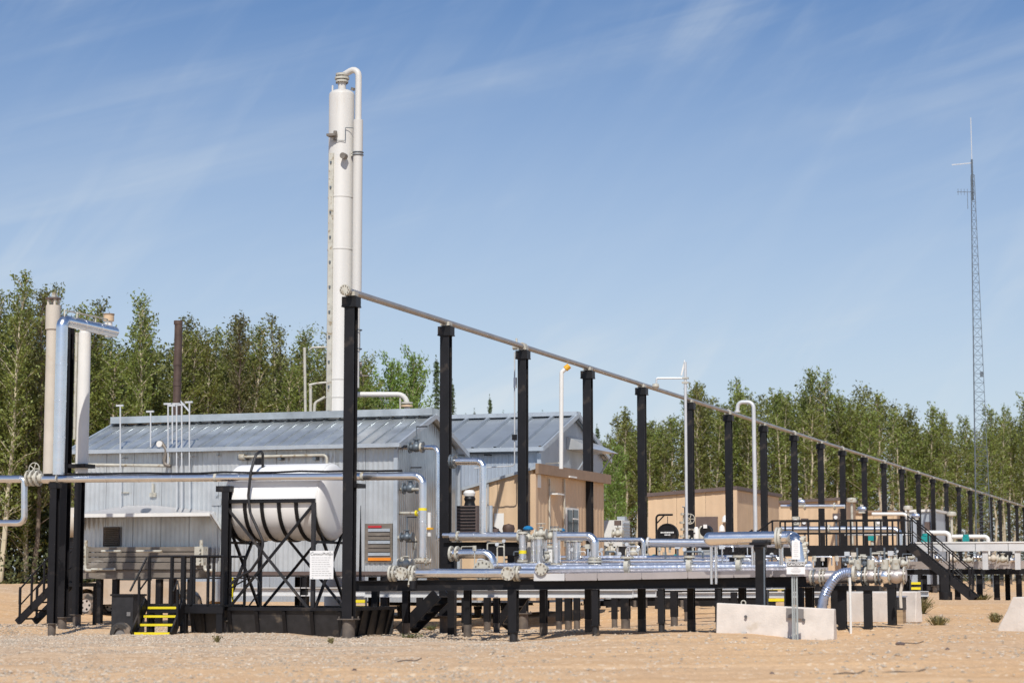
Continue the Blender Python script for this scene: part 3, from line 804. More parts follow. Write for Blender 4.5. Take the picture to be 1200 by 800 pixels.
for x in (117, 136, 187, 224):
    q = fu(x, 678, .45); MB().bar(onground(q) - Z * .2, q, .16, .16, up=RD).build('leg', 'black', kb)

# small white vent pipes standing along the front of the silver building
for k, (px, y0, y1, nm) in enumerate(((141, 475, 597, 'thin white vent pipe standing alone near the left end of the silver building'),
                         (176.5, 482, 524, 'short thin vent pipe on the eave between the vents at its left'),
                         (197, 473, 545, 'leftmost vent pipe of the cluster above the canopy'),
                         (202, 475, 520, 'shortest vent pipe in the cluster above the canopy'),
                         (207, 473, 597, 'tall vent pipe in the middle of the cluster above the canopy'),
                         (213, 474, 597, 'fourth vent pipe of the cluster above the canopy'),
                         (222, 471, 597, 'vent pipe with a side arm at the right of the cluster'))):
    a, b = fu(px, y1, .30), fu(px, y0, .30); m = MB().tube([a, b], .023, n=8)
    o = thing('vent_pipe', nm, 'vent pipe', a, 'thin vent pipes on the silver building'); m.build('pipe', 'vent', o)
    MB().bar(b - UD * .13, b + UD * .10, .05, .05).build('cap', 'vent', o)
    if px in (141, 207, 222): q = (a + b) / 2; MB().bar(q, q + RD * .3, .04, .04).build('bracket', 'vent', o)
o = single(MB().tube([fu(70, 541, .25), fu(85, 544, .25), fu(198, 545.5, .25), fu(198, 535, .25)], .045, n=10), 'wall_pipe', 'cream',
       'thin cream pipe running level along the left wall of the silver building', 'pipe')
o = thing('wall_pipe', 'thin cream conduit with wall clips above the white tank', 'pipe', fu(280, 535, .2))
MB().tube([fu(281, 535, .2), fu(383, 533, .2), fu(383, 546, .2)], .04, n=10).build('pipe', 'cream', o)
for x in (282, 288, 329, 370): MB().box(fu(x, 536.5, .1), .10, .22, .12).build('clip', 'mast', o)
MB().cyl(fu(281, 535, .2), fu(287, 535, .2), .09).build('valve', 'cream', o)
o = thing('gauge_pipe', 'small pipe fitting with a round gauge beside the canopy top', 'pipe', fu(187, 530, .3))
MB().tube([fu(184, 522, .3), fu(188, 516, .3), fu(195, 527, .3), fu(192, 544, .3), fu(200, 546, .3)], .05).build('pipe', 'bronze', o)
MB().disc(fu(187, 520, .35), RD, .09, .06).build('gauge', 'white', o)

# --- silver building with the dark seamed roof --------------------------------
OB = pt(632, 677, 69.5); ZBE = pt(632, 524, 69.5).z; WB = t_r(OB, 707); LB = 13.0
B_ = lambda a, b, z: V((OB.x, OB.y, 0)) + UD * a + RD * b + Z * z
ZBR = pt(671, 489, (B_(0, WB / 2, 0)).y).z
bb = thing('metal_building', 'silver building with a dark standing seam roof behind the tan building', 'building', B_(-LB / 2, 0, gz(*B_(-LB / 2, 0, 0).xy)))
zb = .6
panels('wall_panel', 'zinc_wall', bb, B_(-LB, 0, zb), UD, LB, lambda a: ZBE, -RD, w=1.1, pitch=.14)
gabb = lambda t: ZBE + (ZBR - ZBE) * (1 - abs(t - WB / 2) / (WB / 2))
panels('gable_panel', 'zinc_wall', bb, B_(0, 0, zb), RD, WB, gabb, UD, w=1.1, pitch=.14)
MB().add([B_(-LB, 0, zb), B_(-LB, WB, zb), B_(-LB, WB, ZBE), B_(-LB, WB / 2, ZBR), B_(-LB, 0, ZBE)], [(0, 1, 2, 3, 4)]).build('gable_wall', 'zinc_wall', bb)
MB().add([B_(-LB, WB, zb), B_(0, WB, zb), B_(0, WB, ZBE), B_(-LB, WB, ZBE)], [(0, 1, 2, 3)]).build('rear_wall', 'zinc_wall', bb)
k_ = 1 + ov / (WB / 2); ezb = ZBE - (ZBR - ZBE) * ov / (WB / 2) + .05
roof_sheet(bb, B_(-LB - .2, -ov, ezb), UD, LB + .4, RD * (WB / 2 + ov) + Z * (ZBR - ZBE) * k_, 'zinc_roof', rib=.09, w=.80, seam=.14)
roof_sheet(bb, B_(-LB - .2, WB + ov, ezb), UD, LB + .4, -RD * (WB / 2 + ov) + Z * (ZBR - ZBE) * k_, 'zinc_roof', rib=.09, w=1.6, seam=.14)
MB().bar(B_(-LB - .22, WB / 2, ZBR + .12), B_(.24, WB / 2, ZBR + .12), .5, .14).build('ridge_cap', 'trim', bb)
MB().bar(B_(-LB - .22, -ov - .03, ezb - .02), B_(.24, -ov - .03, ezb - .02), .06, .13).build('gutter', 'trim', bb)
for b0 in (-ov - .02, WB + ov + .02):
    MB().bar(B_(.23, b0, ezb - .02), B_(.23, WB / 2, ZBR + .08), .07, .15).build('verge_trim', 'trim', bb)
MB().bar(B_(.03, -.03, zb), B_(.03, -.03, ezb - .13), .14, .14, up=RD).build('corner_trim', 'trim', bb)
# hood on its gable
g0 = t_r(OB, 664); g1 = t_r(OB, 694); zt = pt(680, 512, OB.y + 3).z; z1 = pt(680, 527, OB.y + 3).z
m = MB(); a, b = B_(.02, g0, zt), B_(.02, g1, zt); m.hexa([B_(.02, g0, z1), B_(1.0, g0, z1), B_(1.0, g1, z1), B_(.02, g1, z1), B_(.02, g0, zt), B_(.05, g0, zt), B_(.05, g1, zt), B_(.02, g1, zt)])
m.build('vent_hood', 'galv', bb)
for t in (g0 + .15, g1 - .15): MB().bar(B_(.9, t, z1 + .05), B_(.02, t, z1 - 1.2), .05).build('hood_brace', 'trim', bb)
for x0, x1, y in ((536, 604, 531),):
    o = thing('wall_conduit', 'thin dark conduit with clips under the eave of the seamed roof', 'pipe', fu(536, 531, .2, 69.5, 632))
    MB().tube([fu(x0, y, .2, 69.5, 632), fu(x1, y, .2, 69.5, 632)], .035, n=8).build('pipe', 'mast', o)
    for x in (543, 572): MB().box(fu(x, y, .1, 69.5, 632), .2, .25, .14).build('clip', 'black', o)

# --- tan building in front of it ---------------------------------------------
OC = pt(625, 677, 62); WC = t_r(OC, 708); ZC = pt(625, 549, 62).z; LC = -t_u(OC, 500)
C_ = lambda a, b, z: V((OC.x, OC.y, 0)) + UD * a + RD * b + Z * z
ZC0 = plane(535, 577, OC, UD).z; tC = t_u(OC, 535); slc = (ZC - ZC0) / (0 - tC)
bc = thing('tan_building', 'tan clad building with a narrow window and sloping top', 'building', C_(0, WC / 2, gz(*C_(0, 3, 0).xy)))
panels('wall_panel', 'tan', bc, C_(-LC, 0, .75), UD, LC, lambda a: ZC - slc * (LC - a), -RD, w=1.05, pitch=.35, depth=.012)
panels('side_panel', 'tan', bc, C_(0, 0, .75), RD, WC, lambda a: ZC, UD, w=1.05, pitch=.35, depth=.012)
MB().add([C_(-LC, WC, .75), C_(0, WC, .75), C_(0, WC, ZC), C_(-LC, WC, ZC - slc * LC)], [(0, 1, 2, 3)]).build('rear_wall', 'tan', bc)
MB().hexa([C_(-LC - .1, -.12, ZC - slc * LC), C_(.14, -.12, ZC), C_(.14, WC + .1, ZC), C_(-LC - .1, WC + .1, ZC - slc * LC),
           C_(-LC - .1, -.12, ZC - slc * LC + .08), C_(.14, -.12, ZC + .08), C_(.14, WC + .1, ZC + .08), C_(-LC - .1, WC + .1, ZC - slc * LC + .08)]).build('roof', 'trim', bc)
MB().bar(C_(.17, -.15, ZC + .0), C_(.17, WC + .12, ZC + .0), .10, .30).build('fascia', 'tan_trim', bc)
MB().bar(C_(.04, -.04, .75), C_(.04, -.04, ZC - .16), .16, .16, up=RD).build('corner_trim', 'tan', bc)
def rside(parent, O, x0, x1, y0, y1, name, mat, off=.03, th=.05):
    a = plane(x0, y1, V((O.x, O.y, 0)), RD); b = plane(x1, y0, V((O.x, O.y, 0)), RD); c = (a + b) / 2 + UD * off
    zc = plane((x0 + x1) / 2, (y0 + y1) / 2, V((O.x, O.y, 0)), RD).z; h = (y1 - y0) * c.y / F; c.z = zc
    return MB().box(c, th, abs((b - a).dot(RD)), h).build(name, mat, parent)
w = rside(bc, OC, 661.5, 676, 595, 640, 'window', 'white', .03, .06)
for x0, x1 in ((663, 668), (669.5, 674.5)): rside(w, OC, x0, x1, 597.5, 640, 'pane', 'glass', .07, .03)
rside(w, OC, 668, 674.5, 607, 608.6, 'sash_bar', 'white', .10, .02)
rside(bc, OC, 626.5, 632, 555, 571, 'vent_grille', 'white', .03, .05)
for (x, y) in ((662, 559), (647, 579)):
    l_ = rside(bc, OC, x - 3.5, x + 4.5, y - 1, y + .8, 'wall_lamp', 'white', .14, .26); 
for x in (642, 659.5): rside(bc, OC, x, x + .5, 561, 640, 'conduit', 'cream', .05, .04)
wallbox(bc, 'notice', 'white', 579.5, 590.5, 601, 626, 62, 625, .02, .03)
wallbox(bc, 'downpipe', 'galv', 571, 573, 566, 640, 62, 625, .06, .05)

# --- tan box building behind the columns -------------------------------------
def box_building(x_l, x_c, x_r, ytl, ytc, Y, mat, label, cat='building', trim='tan_trim', zb=.9, rt='brown', w=1.2):
    O = pt(x_c, 677, Y); L = -t_u(O, x_l); W = t_r(O, x_r); Zc = pt(x_c, ytc, Y).z; Zl = plane(x_l, ytl, O, UD).z
    q = lambda a, b, z: V((O.x, O.y, 0)) + UD * a + RD * b + Z * z
    s = (Zc - Zl) / L; o = thing('box_building', label, cat, q(-L / 2, W / 2, gz(*q(-L / 2, W / 2, 0).xy)))
    panels('wall_panel', mat, o, q(-L, 0, zb), UD, L, lambda a: Zc - s * (L - a), -RD, w=w, pitch=.4, depth=.01)
    panels('side_panel', mat, o, q(0, 0, zb), RD, W, lambda a: Zc, UD, w=w, pitch=.4, depth=.01)
    MB().add([q(-L, W, zb), q(0, W, zb), q(0, W, Zc), q(-L, W, Zl)], [(0, 1, 2, 3)]).build('rear_wall', mat, o)
    MB().add([q(-L, 0, zb), q(-L, W, zb), q(-L, W, Zl), q(-L, 0, Zl)], [(0, 1, 2, 3)]).build('side_wall', mat, o)
    MB().hexa([q(-L - .15, -.15, Zl), q(.15, -.15, Zc), q(.15, W + .1, Zc), q(-L - .15, W + .1, Zl), q(-L - .15, -.15, Zl + .16), q(.15, -.15, Zc + .16), q(.15, W + .1, Zc + .16), q(-L - .15, W + .1, Zl + .16)]).build('roof', rt, o)
    MB().boxz(q(-L / 2, W / 2, 0), L - .2, W - .2, zb - .4, zb + .02).build('base', 'black_dull', o)
    MB().bar(q(.04, -.04, zb), q(.04, -.04, Zc - .02), .2, .2, up=RD).build('corner_trim', mat, o)
    return o, O
bd, OD = box_building(760, 862, 914, 582, 573.5, 95, 'tan', 'flat tan building with a brown door behind the round black sign')
dr = wallbox(bd, 'door', 'brown', 816, 841, 605, 668, 95, 862, .08, .04)
wallbox(dr, 'handle', 'trim', 837.5, 839, 636, 638, 95, 862, .1, .12)
for x, y, s in ((846, 617, 2.2), (849.5, 606, 2.6)):
    q = fu(x, y, .3, 95, 862); MB().lathe(q - Z * .1, Z, [(0, .22), (.11, .12), (.15, -.1), (.0, -.14)], n=12).build('wall_lamp', 'white', bd)
be, OE = box_building(913, 985, 1004, 590, 586, 112, 'tan', 'low tan building with a brown roof edge far behind the columns')
wallbox(be, 'window', 'brown', 943, 949, 610, 616, 112, 985, .06, .04)
q = fu(962, 600, .6, 112, 985); 
bf, OF = box_building(1062, 1096, 1112, 600, 599, 140, 'zinc_wall', 'small pale grey shelter far behind the columns below the mast', 'shelter', rt='white', zb=1.0)
wallbox(bf, 'door', 'brown', 1084, 1090, 611, 640, 140, 1096, .08, .04)
o = single(MB().sphere(fu(950, 600, 1.0, 112, 985), .01), 'x', 'white', 'x', 'x'); bpy.data.objects.remove(o)
b2, O2 = box_building(1000, 1050, 1060, 601, 601, 125, 'tan', 'tan flat cabin farthest along the row before the grey shelter', rt='tan_trim')

# ------------------------------------------------------------------ tall white tower
T0 = pt(398, 480, 68); tz = pt(400, 112, 68).z
def tw(px, py): return pt(px, py, 68)
tower = thing('column_tower', 'tall white cylindrical process tower rising above the silver roof', 'tower', onground(T0))
cx = pt(400.0, 300, 68); rT = 15.3 * 68 / F
base = V((cx.x - .03, cx.y, gz(cx.x, cx.y)))
prof = [(rT * 1.05, 0), (rT * 1.05, .2), (rT, .25), (rT, tz - base.z)] + [(rT * math.cos(t), tz - base.z + rT * .48 * math.sin(t)) for t in [math.pi / 2 * i / 7 for i in range(1, 8)]]
MB().lathe(base, Z, prof, n=40).build('shell', 'tower', tower)
for y in (232, 293, 445, 466):
    z = pt(398, y, 68).z; MB().lathe(V((base.x, base.y, z)), Z, [(rT, -.03), (rT + .012, -.02), (rT + .012, .02), (rT, .03)], n=40).build('weld_band', 'tower', tower)
top = V((base.x, base.y, tz + rT * .45))
nz = MB().cyl(top - Z * .1, top + Z * .28, .13).build('nozzle', 'tower', tower)
for dz, r_ in ((.28, .21), (.38, .24), (.50, .21)):
    MB().disc(top + Z * dz, Z, r_, .07, 20).build('flange', 'cream', tower)
for i in range(8):
    a = i * math.pi / 4; q = top + V((math.cos(a), math.sin(a), 0)) * .18 + Z * .20; MB().cyl(q, q + Z * .34, .025, n=6).build('stud', 'bronze', tower)
pxz = lambda px, y: V((pt(px, y, 67.6).x, 67.6, pt(px, y, 67.6).z))
dp = tw(420, 400); dx = base.x + 20.6 * 68 / F
loop = [top + Z * .5, V((base.x, base.y, tw(404, 93).z + .1)), V((dx, base.y - .3, tw(415, 80).z)), V((dx, base.y - .3, tw(420, 455).z))]
MB().tube(loop, .105, n=14, br=.32).build('overhead_line', 'tower', tower)
zs = tw(420, 143).z
MB().cyl(V((dx, base.y - .3, zs)), V((dx, base.y - .3, tw(420, 345).z)), .155, n=18).build('pipe_sleeve', 'tower', tower)
for y in (181, 184, 388, 410):
    z = tw(400, y).z; MB().ring(V((dx, base.y - .3, z)), Z, .17, .02).build('clamp', 'mast', tower)
    MB().bar(V((base.x + rT * .8, base.y - .3, z)), V((dx, base.y - .3, z)), .06).build('clamp_arm', 'cream', tower)
# ladder channel with clips on the left front
lx = base.x - 10.5 * 68 / F; ly = base.y - math.sqrt(max(.01, rT ** 2 - (10.5 * 68 / F) ** 2)) - .05
za, zb_ = tw(389, 182).z, tw(389, 488).z
ld = MB().boxz(V((lx, ly, 0)), .16, .05, zb_, za).build('conduit_rail', 'cream', tower)
MB().boxz(V((lx + .12, ly + .02, 0)), .035, .05, zb_, za).build('conduit', 'mast', ld)
for y in range(193, 485, 29):
    q = tw(389, y); MB().box(V((lx - .02, ly - .04, q.z)), .05, .05, .07).build('clip', 'mast', ld)
m = MB().box(V((lx + .02, ly - .1, tw(390, 162).z)), .3, .25, .08); m.cyl(V((lx + .12, ly - .1, tw(390, 167).z)), V((lx + .12, ly - .1, tw(390, 157).z)), .06); m.build('junction_box', 'bronze', tower)
q = V((base.x + 6 * 68 / F, base.y - rT - .05, tw(409, 187).z)); MB().cyl(q, q - RD * .22, .10).build('instrument', 'bronze', tower)
MB().tube([V((base.x - .30, base.y - rT - .05, tw(390, 168).z)), V((base.x + .16, base.y - rT - .03, tw(390, 168).z)), V((base.x + .16, base.y - rT - .03, tw(390, 153).z)), V((base.x + .42, base.y - rT + .05, tw(390, 153).z))], .012, n=6, br=.03).build('tubing', 'mast', tower)
m = MB(); m.cyl(top + V((-.30, -.1, -.2)), top + V((-.30, -.1, .12)), .03, n=8); m.build('lifting_lug', 'tower', tower)
MB().disc(top + V((.36, 0, .02)), V((.3, -.2, 1)), .07, .1, 10).build('lifting_lug', 'bronze', tower)
# outlet pipe, elbow and flange low on the right
fl = thing('relief_pipe', 'white relief pipe bending down to a flange beside the tower foot', 'pipe', V((tw(477, 490).x, 68, tw(477, 487).z)))
MB().tube([tw(416, 462), tw(477, 462), tw(477, 486)], .085, n=14, br=.30).build('pipe', 'tower', fl)
for y in (472, 475.5): MB().disc(tw(477, y), Z, .19, .055, 20).build('flange', 'cream' if y < 474 else 'tan', fl)
MB().cyl(tw(469, 466), tw(469, 485), .03).build('drain_pipe', 'cream', fl)
o = thing('bypass_pipe', 'thin white pipe with two valves close to the right of the tower', 'pipe', V((tw(420, 455).x, 67.8, tw(420, 460).z)))
MB().tube([tw(420.5, 386), tw(420.5, 410), tw(419, 414), tw(419, 455)], .05, n=10).build('pipe', 'cream', o)
for y in (427, 438): MB().cyl(tw(417, y), tw(424, y), .10).build('valve', 'bronze', o)
MB().bar(tw(423, 440), tw(432, 440), .04).build('lever', 'bronze', o)
o = thing('instrument_mast', 'thin cream pole with side arms left of the tower foot', 'pole', V((tw(358, 488).x, 68, tw(358, 488).z)))
MB().cyl(tw(358, 488), tw(357, 407), .045, n=8).build('pole', 'cream', o)
MB().tube([tw(362, 410), tw(366, 407), tw(402, 406)], .03, n=8).build('arm', 'cream', o)
MB().tube([tw(362, 451), tw(371, 449), tw(392, 447)], .035, n=8).build('arm', 'cream', o)
MB().tube([tw(368, 488), tw(369, 472), tw(381, 465)], .05, n=8).build('arm', 'cream', o)
MB().cyl(tw(364, 488), tw(364, 452), .05, n=8).build('pole', 'cream', o)

# rust brown stack behind the building
S0 = lambda x, y: pt(x, y, 66)
o = thing('exhaust_stack', 'dark rust brown exhaust stack behind the silver roof', 'stack', onground(S0(205, 500)))
q = S0(206, 480); MB().cyl(V((q.x, q.y, gz(q.x, q.y))), V((q.x + .04, q.y, S0(206, 378).z)), .125, n=16).build('pipe', 'rust_pipe', o)
for y in (426, 450, 378): z = S0(206, y).z; MB().cyl(V((q.x + .03, q.y, z - .06)), V((q.x + .03, q.y, z + .06)), .14, n=16).build('band', 'rust_pipe', o)
MB().bar(S0(208, 466), S0(222, 482), .05).build('guy_bar', 'vent', o)

# ------------------------------------------------------------------ rack columns and the overhead pipe
MX = [409.5, 522, 613, 689.5, 753, 809.5, 855, 896, 932, 963, 988.5, 1014, 1037, 1058, 1077]
for i in range(15, 29): MX.append(1478 - 1069 / (1 + .119 * i))
RK0 = pt(411, HOR, 49.4)
ZT0, ZT1 = pt(411, 347, 49.4).z, None
def rk(px, py): return plane(px, py, RK0, RD)
tops = [rk(MX[0], 346), rk(MX[8], 510)]
def rack_z(p):       # height of the column tops along the rack
    t = (p - tops[0]).dot(RD) / (tops[1] - tops[0]).dot(RD); return tops[0].z + (tops[1].z - tops[0].z) * t
rack_pts = []
GRK = 'black steel columns under the overhead pipe'
def rack_column(p, h, label, wide=.36):
    g = gz(p.x, p.y); o = thing('rack_column', label, 'column', V((p.x, p.y, g)), GRK); b = V((p.x, p.y, g))
    MB().hbeam(b + Z * .45, b + Z * (h - .24), wide * .88, wide * .9, .03, up=RD).build('post', 'black', o)
    MB().boxz(b, wide * 1.28, wide * 1.1, g + h - .24, g + h - .03).build('cap', 'black', o)
    MB().boxz(b, wide * 1.32, wide * 1.2, g + h - .275, g + h - .242).build('cap_plate', 'black', o)
    bp_ = MB().boxz(b, wide * 1.45, wide * 1.45, g + .42, g + .447).build('base_plate', 'pile', o); m_ = MB()
    for sx in (-1, 1):
        for sy in (-1, 1): q = V((b.x, b.y, g + .44)) + UD * sx * wide * .6 + RD * sy * wide * .6; m_.cyl(q, q + Z * .06, .02, n=6)
    if p.y < 90: m_.build('bolts', 'pile', bp_)
    MB().cyl(b - Z * .3, b + Z * .418, wide * .52, n=18).build('pile', 'pile', o)
    return o
for i, px in enumerate(MX):
    p = plane(px, HOR - 60, RK0, RD); g = gz(p.x, p.y); h = rack_z(p) - g; rack_pts.append(p)
    lab = ('nearest and tallest black rack column, below the flanged end of the overhead pipe' if i == 0 else
           '%s black rack column counted from the near end of the overhead pipe' % ORD[i])
    rack_column(p, h, lab, .28 if i < 3 else .30)
pr = .075
P0, P1 = rack_pts[0], rack_pts[-1]
pc = lambda p, dz=0: V((p.x, p.y, rack_z(p) + pr + .02 + dz))
op = thing('overhead_pipe', 'long grey overhead pipe running down the row of black columns', 'pipe', pc(P0))
MB().tube([pc(P0) - RD * .35, pc(P1) + RD * 4], pr, n=16).build('pipe', 'pipe_grey', op)
MB().disc(pc(P0) - RD * .38, RD, .13, .05, 24).build('blind_flange', 'cream', op)
MB().disc(pc(P0) - RD * .32, RD, .13, .05, 24).build('flange', 'cream', op)
for i in range(10):
    a = i * math.pi / 5; q = pc(P0) + (UD * math.cos(a) + Z * math.sin(a)) * .10; MB().cyl(q - RD * .43, q - RD * .29, .012, n=6).build('bolt', 'bronze', op)
for i, p in enumerate(rack_pts):
    MB().box(pc(p, -.05), .26, .22, .10).build('pipe_shoe', 'cream', op)
    if i in (2, 6, 8, 10, 12, 14, 16, 18): MB().cyl(pc(p) - RD * .12, pc(p) + RD * .12, pr * 1.5, n=14).build('coupling', 'cream', op)
    if i in (2,):
        MB().cyl(pc(p) - UD * .30, pc(p) - UD * .06, .09).build('side_valve', 'cream', op); MB().cyl(pc(p) - UD * .2, pc(p) - UD * .2 + Z * .25, .03).build('valve_stem', 'cream', op)

# ------------------------------------------------------------------ radio mast
MY = 120.0
mp_ = pt(1150, 640, MY); mg = V((mp_.x, mp_.y, gz(mp_.x, mp_.y))); mh = pt(1141, 205, MY).z - mg.z
mo = thing('radio_mast', 'tall thin lattice radio mast with whip aerials above the trees', 'mast', mg)
w0, w1 = .62, .12
def mleg(k, t):
    a = math.radians(90 + 120 * k + 20); w = w0 + (w1 - w0) * t; return mg + V((math.cos(a) * w, math.sin(a) * w, mh * t))
for k in range(3): MB().bar(mleg(k, 0), mleg(k, 1), .034 if k else .045).build('leg', 'mast', mo)
m = MB(); n = 46
for i in range(n):
    t0, t1 = i / n, (i + 1) / n
    for k in range(3):
        a, b = mleg(k, t0), mleg((k + 1) % 3, t1); m.bar(a, b, .016); m.bar(mleg(k, t1), mleg((k + 1) % 3, t1), .015)
m.build('lattice', 'mast', mo)
tp = mg + Z * mh
MB().cyl(tp - Z * 1.5, tp + Z * .9, .06, n=8).build('top_pole', 'mast', mo)
MB().cyl(tp + Z * .9, V((tp.x, tp.y, pt(1142, 138, MY).z)), .028, n=6).build('whip_aerial', 'vent', mo)
q = V((tp.x, tp.y, pt(1142, 191, MY).z)); MB().bar(q, q - UD * 1.15 - Z * .04, .05).build('side_aerial', 'vent', mo)
y0_, y1_ = pt(1135, 225, MY).z, pt(1135, 245, MY).z
MB().bar(V((tp.x - .3, tp.y, y0_)), V((tp.x - .3, tp.y, y1_)), .03).build('antenna_rod', 'mast', mo)
ya = MB().bar(V((tp.x + .1, tp.y, y0_)), V((tp.x - .9, tp.y, y0_)), .03).build('yagi_boom', 'mast', mo)
for i in range(4): q = V((tp.x - .3 - i * .18, tp.y, y0_)); MB().bar(q - Z * .18, q + Z * .18, .02).build('yagi_element', 'mast', ya)
q = mg + Z * mh * .52; MB().box(q + UD * .25, .15, .15, .3).build('relay_box', 'mast', mo)

# ------------------------------------------------------------------ helpers for plant equipment
def flange_at(parent, c, ax, r, th=.05, mat='cream', bolts=8, name='flange'):
    o = MB().disc(c, ax, r, th, 20).build(name, mat, parent)
    if bolts and r > .12:
        ax = ax.normalized(); up = Z if abs(ax.z) < .9 else UD; x = ax.cross(up).normalized(); y = x.cross(ax); m = MB()
        for i in range(bolts):
            a = 2 * math.pi * i / bolts; q = c + (x * math.cos(a) + y * math.sin(a)) * r * .78; m.cyl(q - ax * (th * .5 + .02), q + ax * (th * .5 + .02), .018, n=6)
        m.build('bolts', 'bronze', o)
    return o
def run(label, pts, r, mat='jacket', flanges=(), name='pipe_run', br=None, bands=.9, cat='pipe', extra=None, group=None, n=14):
    """a pipe through world points; flanges = [(point, axis, radius factor)]"""
    low = min(pts, key=lambda q: q.z); o = thing(name, label, cat, V((pts[0].x, pts[0].y, low.z)), group)
    MB().tube(pts, r, n=n, br=br, bands=bands).build('pipe', mat, o)
    for f in flanges: flange_at(o, f[0], f[1], r * (f[2] if len(f) > 2 else 1.7), mat=(f[3] if len(f) > 3 else 'cream'))
    return o
def handwheel(m, c, ax, r):
    m.ring(c, ax, r, r * .09, n=16, m=5); ax = ax.normalized(); up = Z if abs(ax.z) < .9 else UD; x = ax.cross(up).normalized(); y = x.cross(ax)
    for k in range(5):
        a = 2 * math.pi * k / 5; m.bar(c, c + (x * math.cos(a) + y * math.sin(a)) * r, r * .13)
    m.cyl(c - ax * r * .1, c + ax * r * .1, r * .2, n=8); return m
def valve(label, c, ax, s, top='wheel', mat='cream', topmat='mast', facing=None, stem=.35, group=None):
    """gate valve of half length s on a pipe through c along ax"""
    ax = ax.normalized(); o = thing('valve', label, 'valve', c - Z * s * .6, group)
    up = Z if abs(ax.z) < .9 else -RD
    MB().lathe(c, ax, [(0, -s), (s * .42, -s), (s * .42, -s * .5), (s * .62, -s * .3), (s * .66, 0), (s * .62, s * .3), (s * .42, s * .5), (s * .42, s), (0, s)], n=14).build('body', mat, o)
    for k in (-1, 1): flange_at(o, c + ax * s * k * .95, ax, s * .78, s * .18, mat, bolts=0)
    MB().cyl(c + up * s * .3, c + up * s * 1.05, s * .34, s * .28, n=12).build('bonnet', mat, o)
    MB().disc(c + up * s * 1.08, up, s * .5, s * .14).build('bonnet_flange', mat, o)
    e = c + up * s * (1.1 + stem / s * 1.0)
    MB().cyl(c + up * s * 1.1, e, s * .09, n=8).build('stem', 'mast', o)
    if top == 'wheel': handwheel(MB(), e, up if facing is None else facing, s * .75).build('handwheel', topmat, o)
    elif top == 'lever': MB().bar(e, e + (UD if abs(ax.z) < .9 else Z) * s * 1.6, s * .16).build('lever', topmat, o)
    elif top == 'actuator':
        h = MB().lathe(e, up, [(0, 0), (s * .75, 0), (s * .85, s * .15), (s * .85, s * .3), (s * .6, s * .55), (s * .2, s * .7), (0, s * .7)], n=16).build('actuator', topmat, o)
    elif top == 'box': MB().box(e + up * s * .3, s * 1.1, s * .9, s * .9).build('actuator', topmat, o)
    return o
def stair(name, label, A, D, L, H, wv, n, rail=1.0, mat='black', nose=None, width_bar=.2, sides=(0, 1), tread_d=.26, group=None):
    """stair rising from A along D (length L, height H); wv = vector across its width"""
    o = thing(name, label, 'stairs', A, group); top = A + D * L + Z * H
    for k in (0, 1):
        off = wv * k; MB().bar(A + off + Z * .05, top + off, .05, width_bar).build('stringer', mat, o)
        if k in sides and rail:
            h = Z * rail; m = MB(); m.tube([A + off + D * L * .04 + Z * .55, A + off + D * L * .04 + h, top + off + h], .024, n=7, br=.05); m.build('handrail', mat, o)
            MB().cyl(A + off + D * L * .04 + h * .52, top + off + h * .52, .02, n=6).build('mid_rail', mat, o)
            for t in (.06, .36, .68, .99): q = A + off + D * L * t + Z * H * t; MB().bar(q, q + h, .05).build('rail_post', mat, o)
    for i in range(n):
        t = (i + .6) / n; c = A + D * L * t + Z * (H * t + .02) + wv * .5
        tr = MB().hexa([c - wv * .48 - D * tread_d / 2 - Z * .02, c + wv * .48 - D * tread_d / 2 - Z * .02, c + wv * .48 + D * tread_d / 2 - Z * .02, c - wv * .48 + D * tread_d / 2 - Z * .02,
                        c - wv * .48 - D * tread_d / 2 + Z * .02, c + wv * .48 - D * tread_d / 2 + Z * .02, c + wv * .48 + D * tread_d / 2 + Z * .02, c - wv * .48 + D * tread_d / 2 + Z * .02]).build('tread', mat, o)
        if nose: MB().bar(c - wv * .48 - D * (tread_d / 2 + .012), c + wv * .48 - D * (tread_d / 2 + .012), .024, .06).build('nosing', nose, tr)
    return o
def hcolumn(label, px, ytop, ybot, d, x0=411, w=.30, cap=True, pile=True, name='support_column', group=None, Y=None, mat='black', ledge=None):
    p = pt(px, 640, Y) if Y else U(px, 640, d); g = gz(p.x, p.y); zt = pt(px, ytop, p.y).z; b = V((p.x, p.y, g))
    o = thing(name, label, 'column', b, group)
    MB().hbeam(b + Z * (.3 if pile else -.2), V((b.x, b.y, zt)), w * .9, w, .025, up=RD).build('post', mat, o)
    if pile:
        MB().cyl(b - Z * .3, b + Z * .28, w * .5, n=14).build('pile', 'pile', o); MB().boxz(b, w * 1.3, w * 1.3, g + .281, g + .299).build('base_plate', 'pile', o)
    if cap: MB().boxz(b - UD * (ledge or 0), w * 1.25 + (ledge or 0) * 2, w * 1.1, zt + .002, zt + .14).build('cap', mat, o)
    return o, b, zt

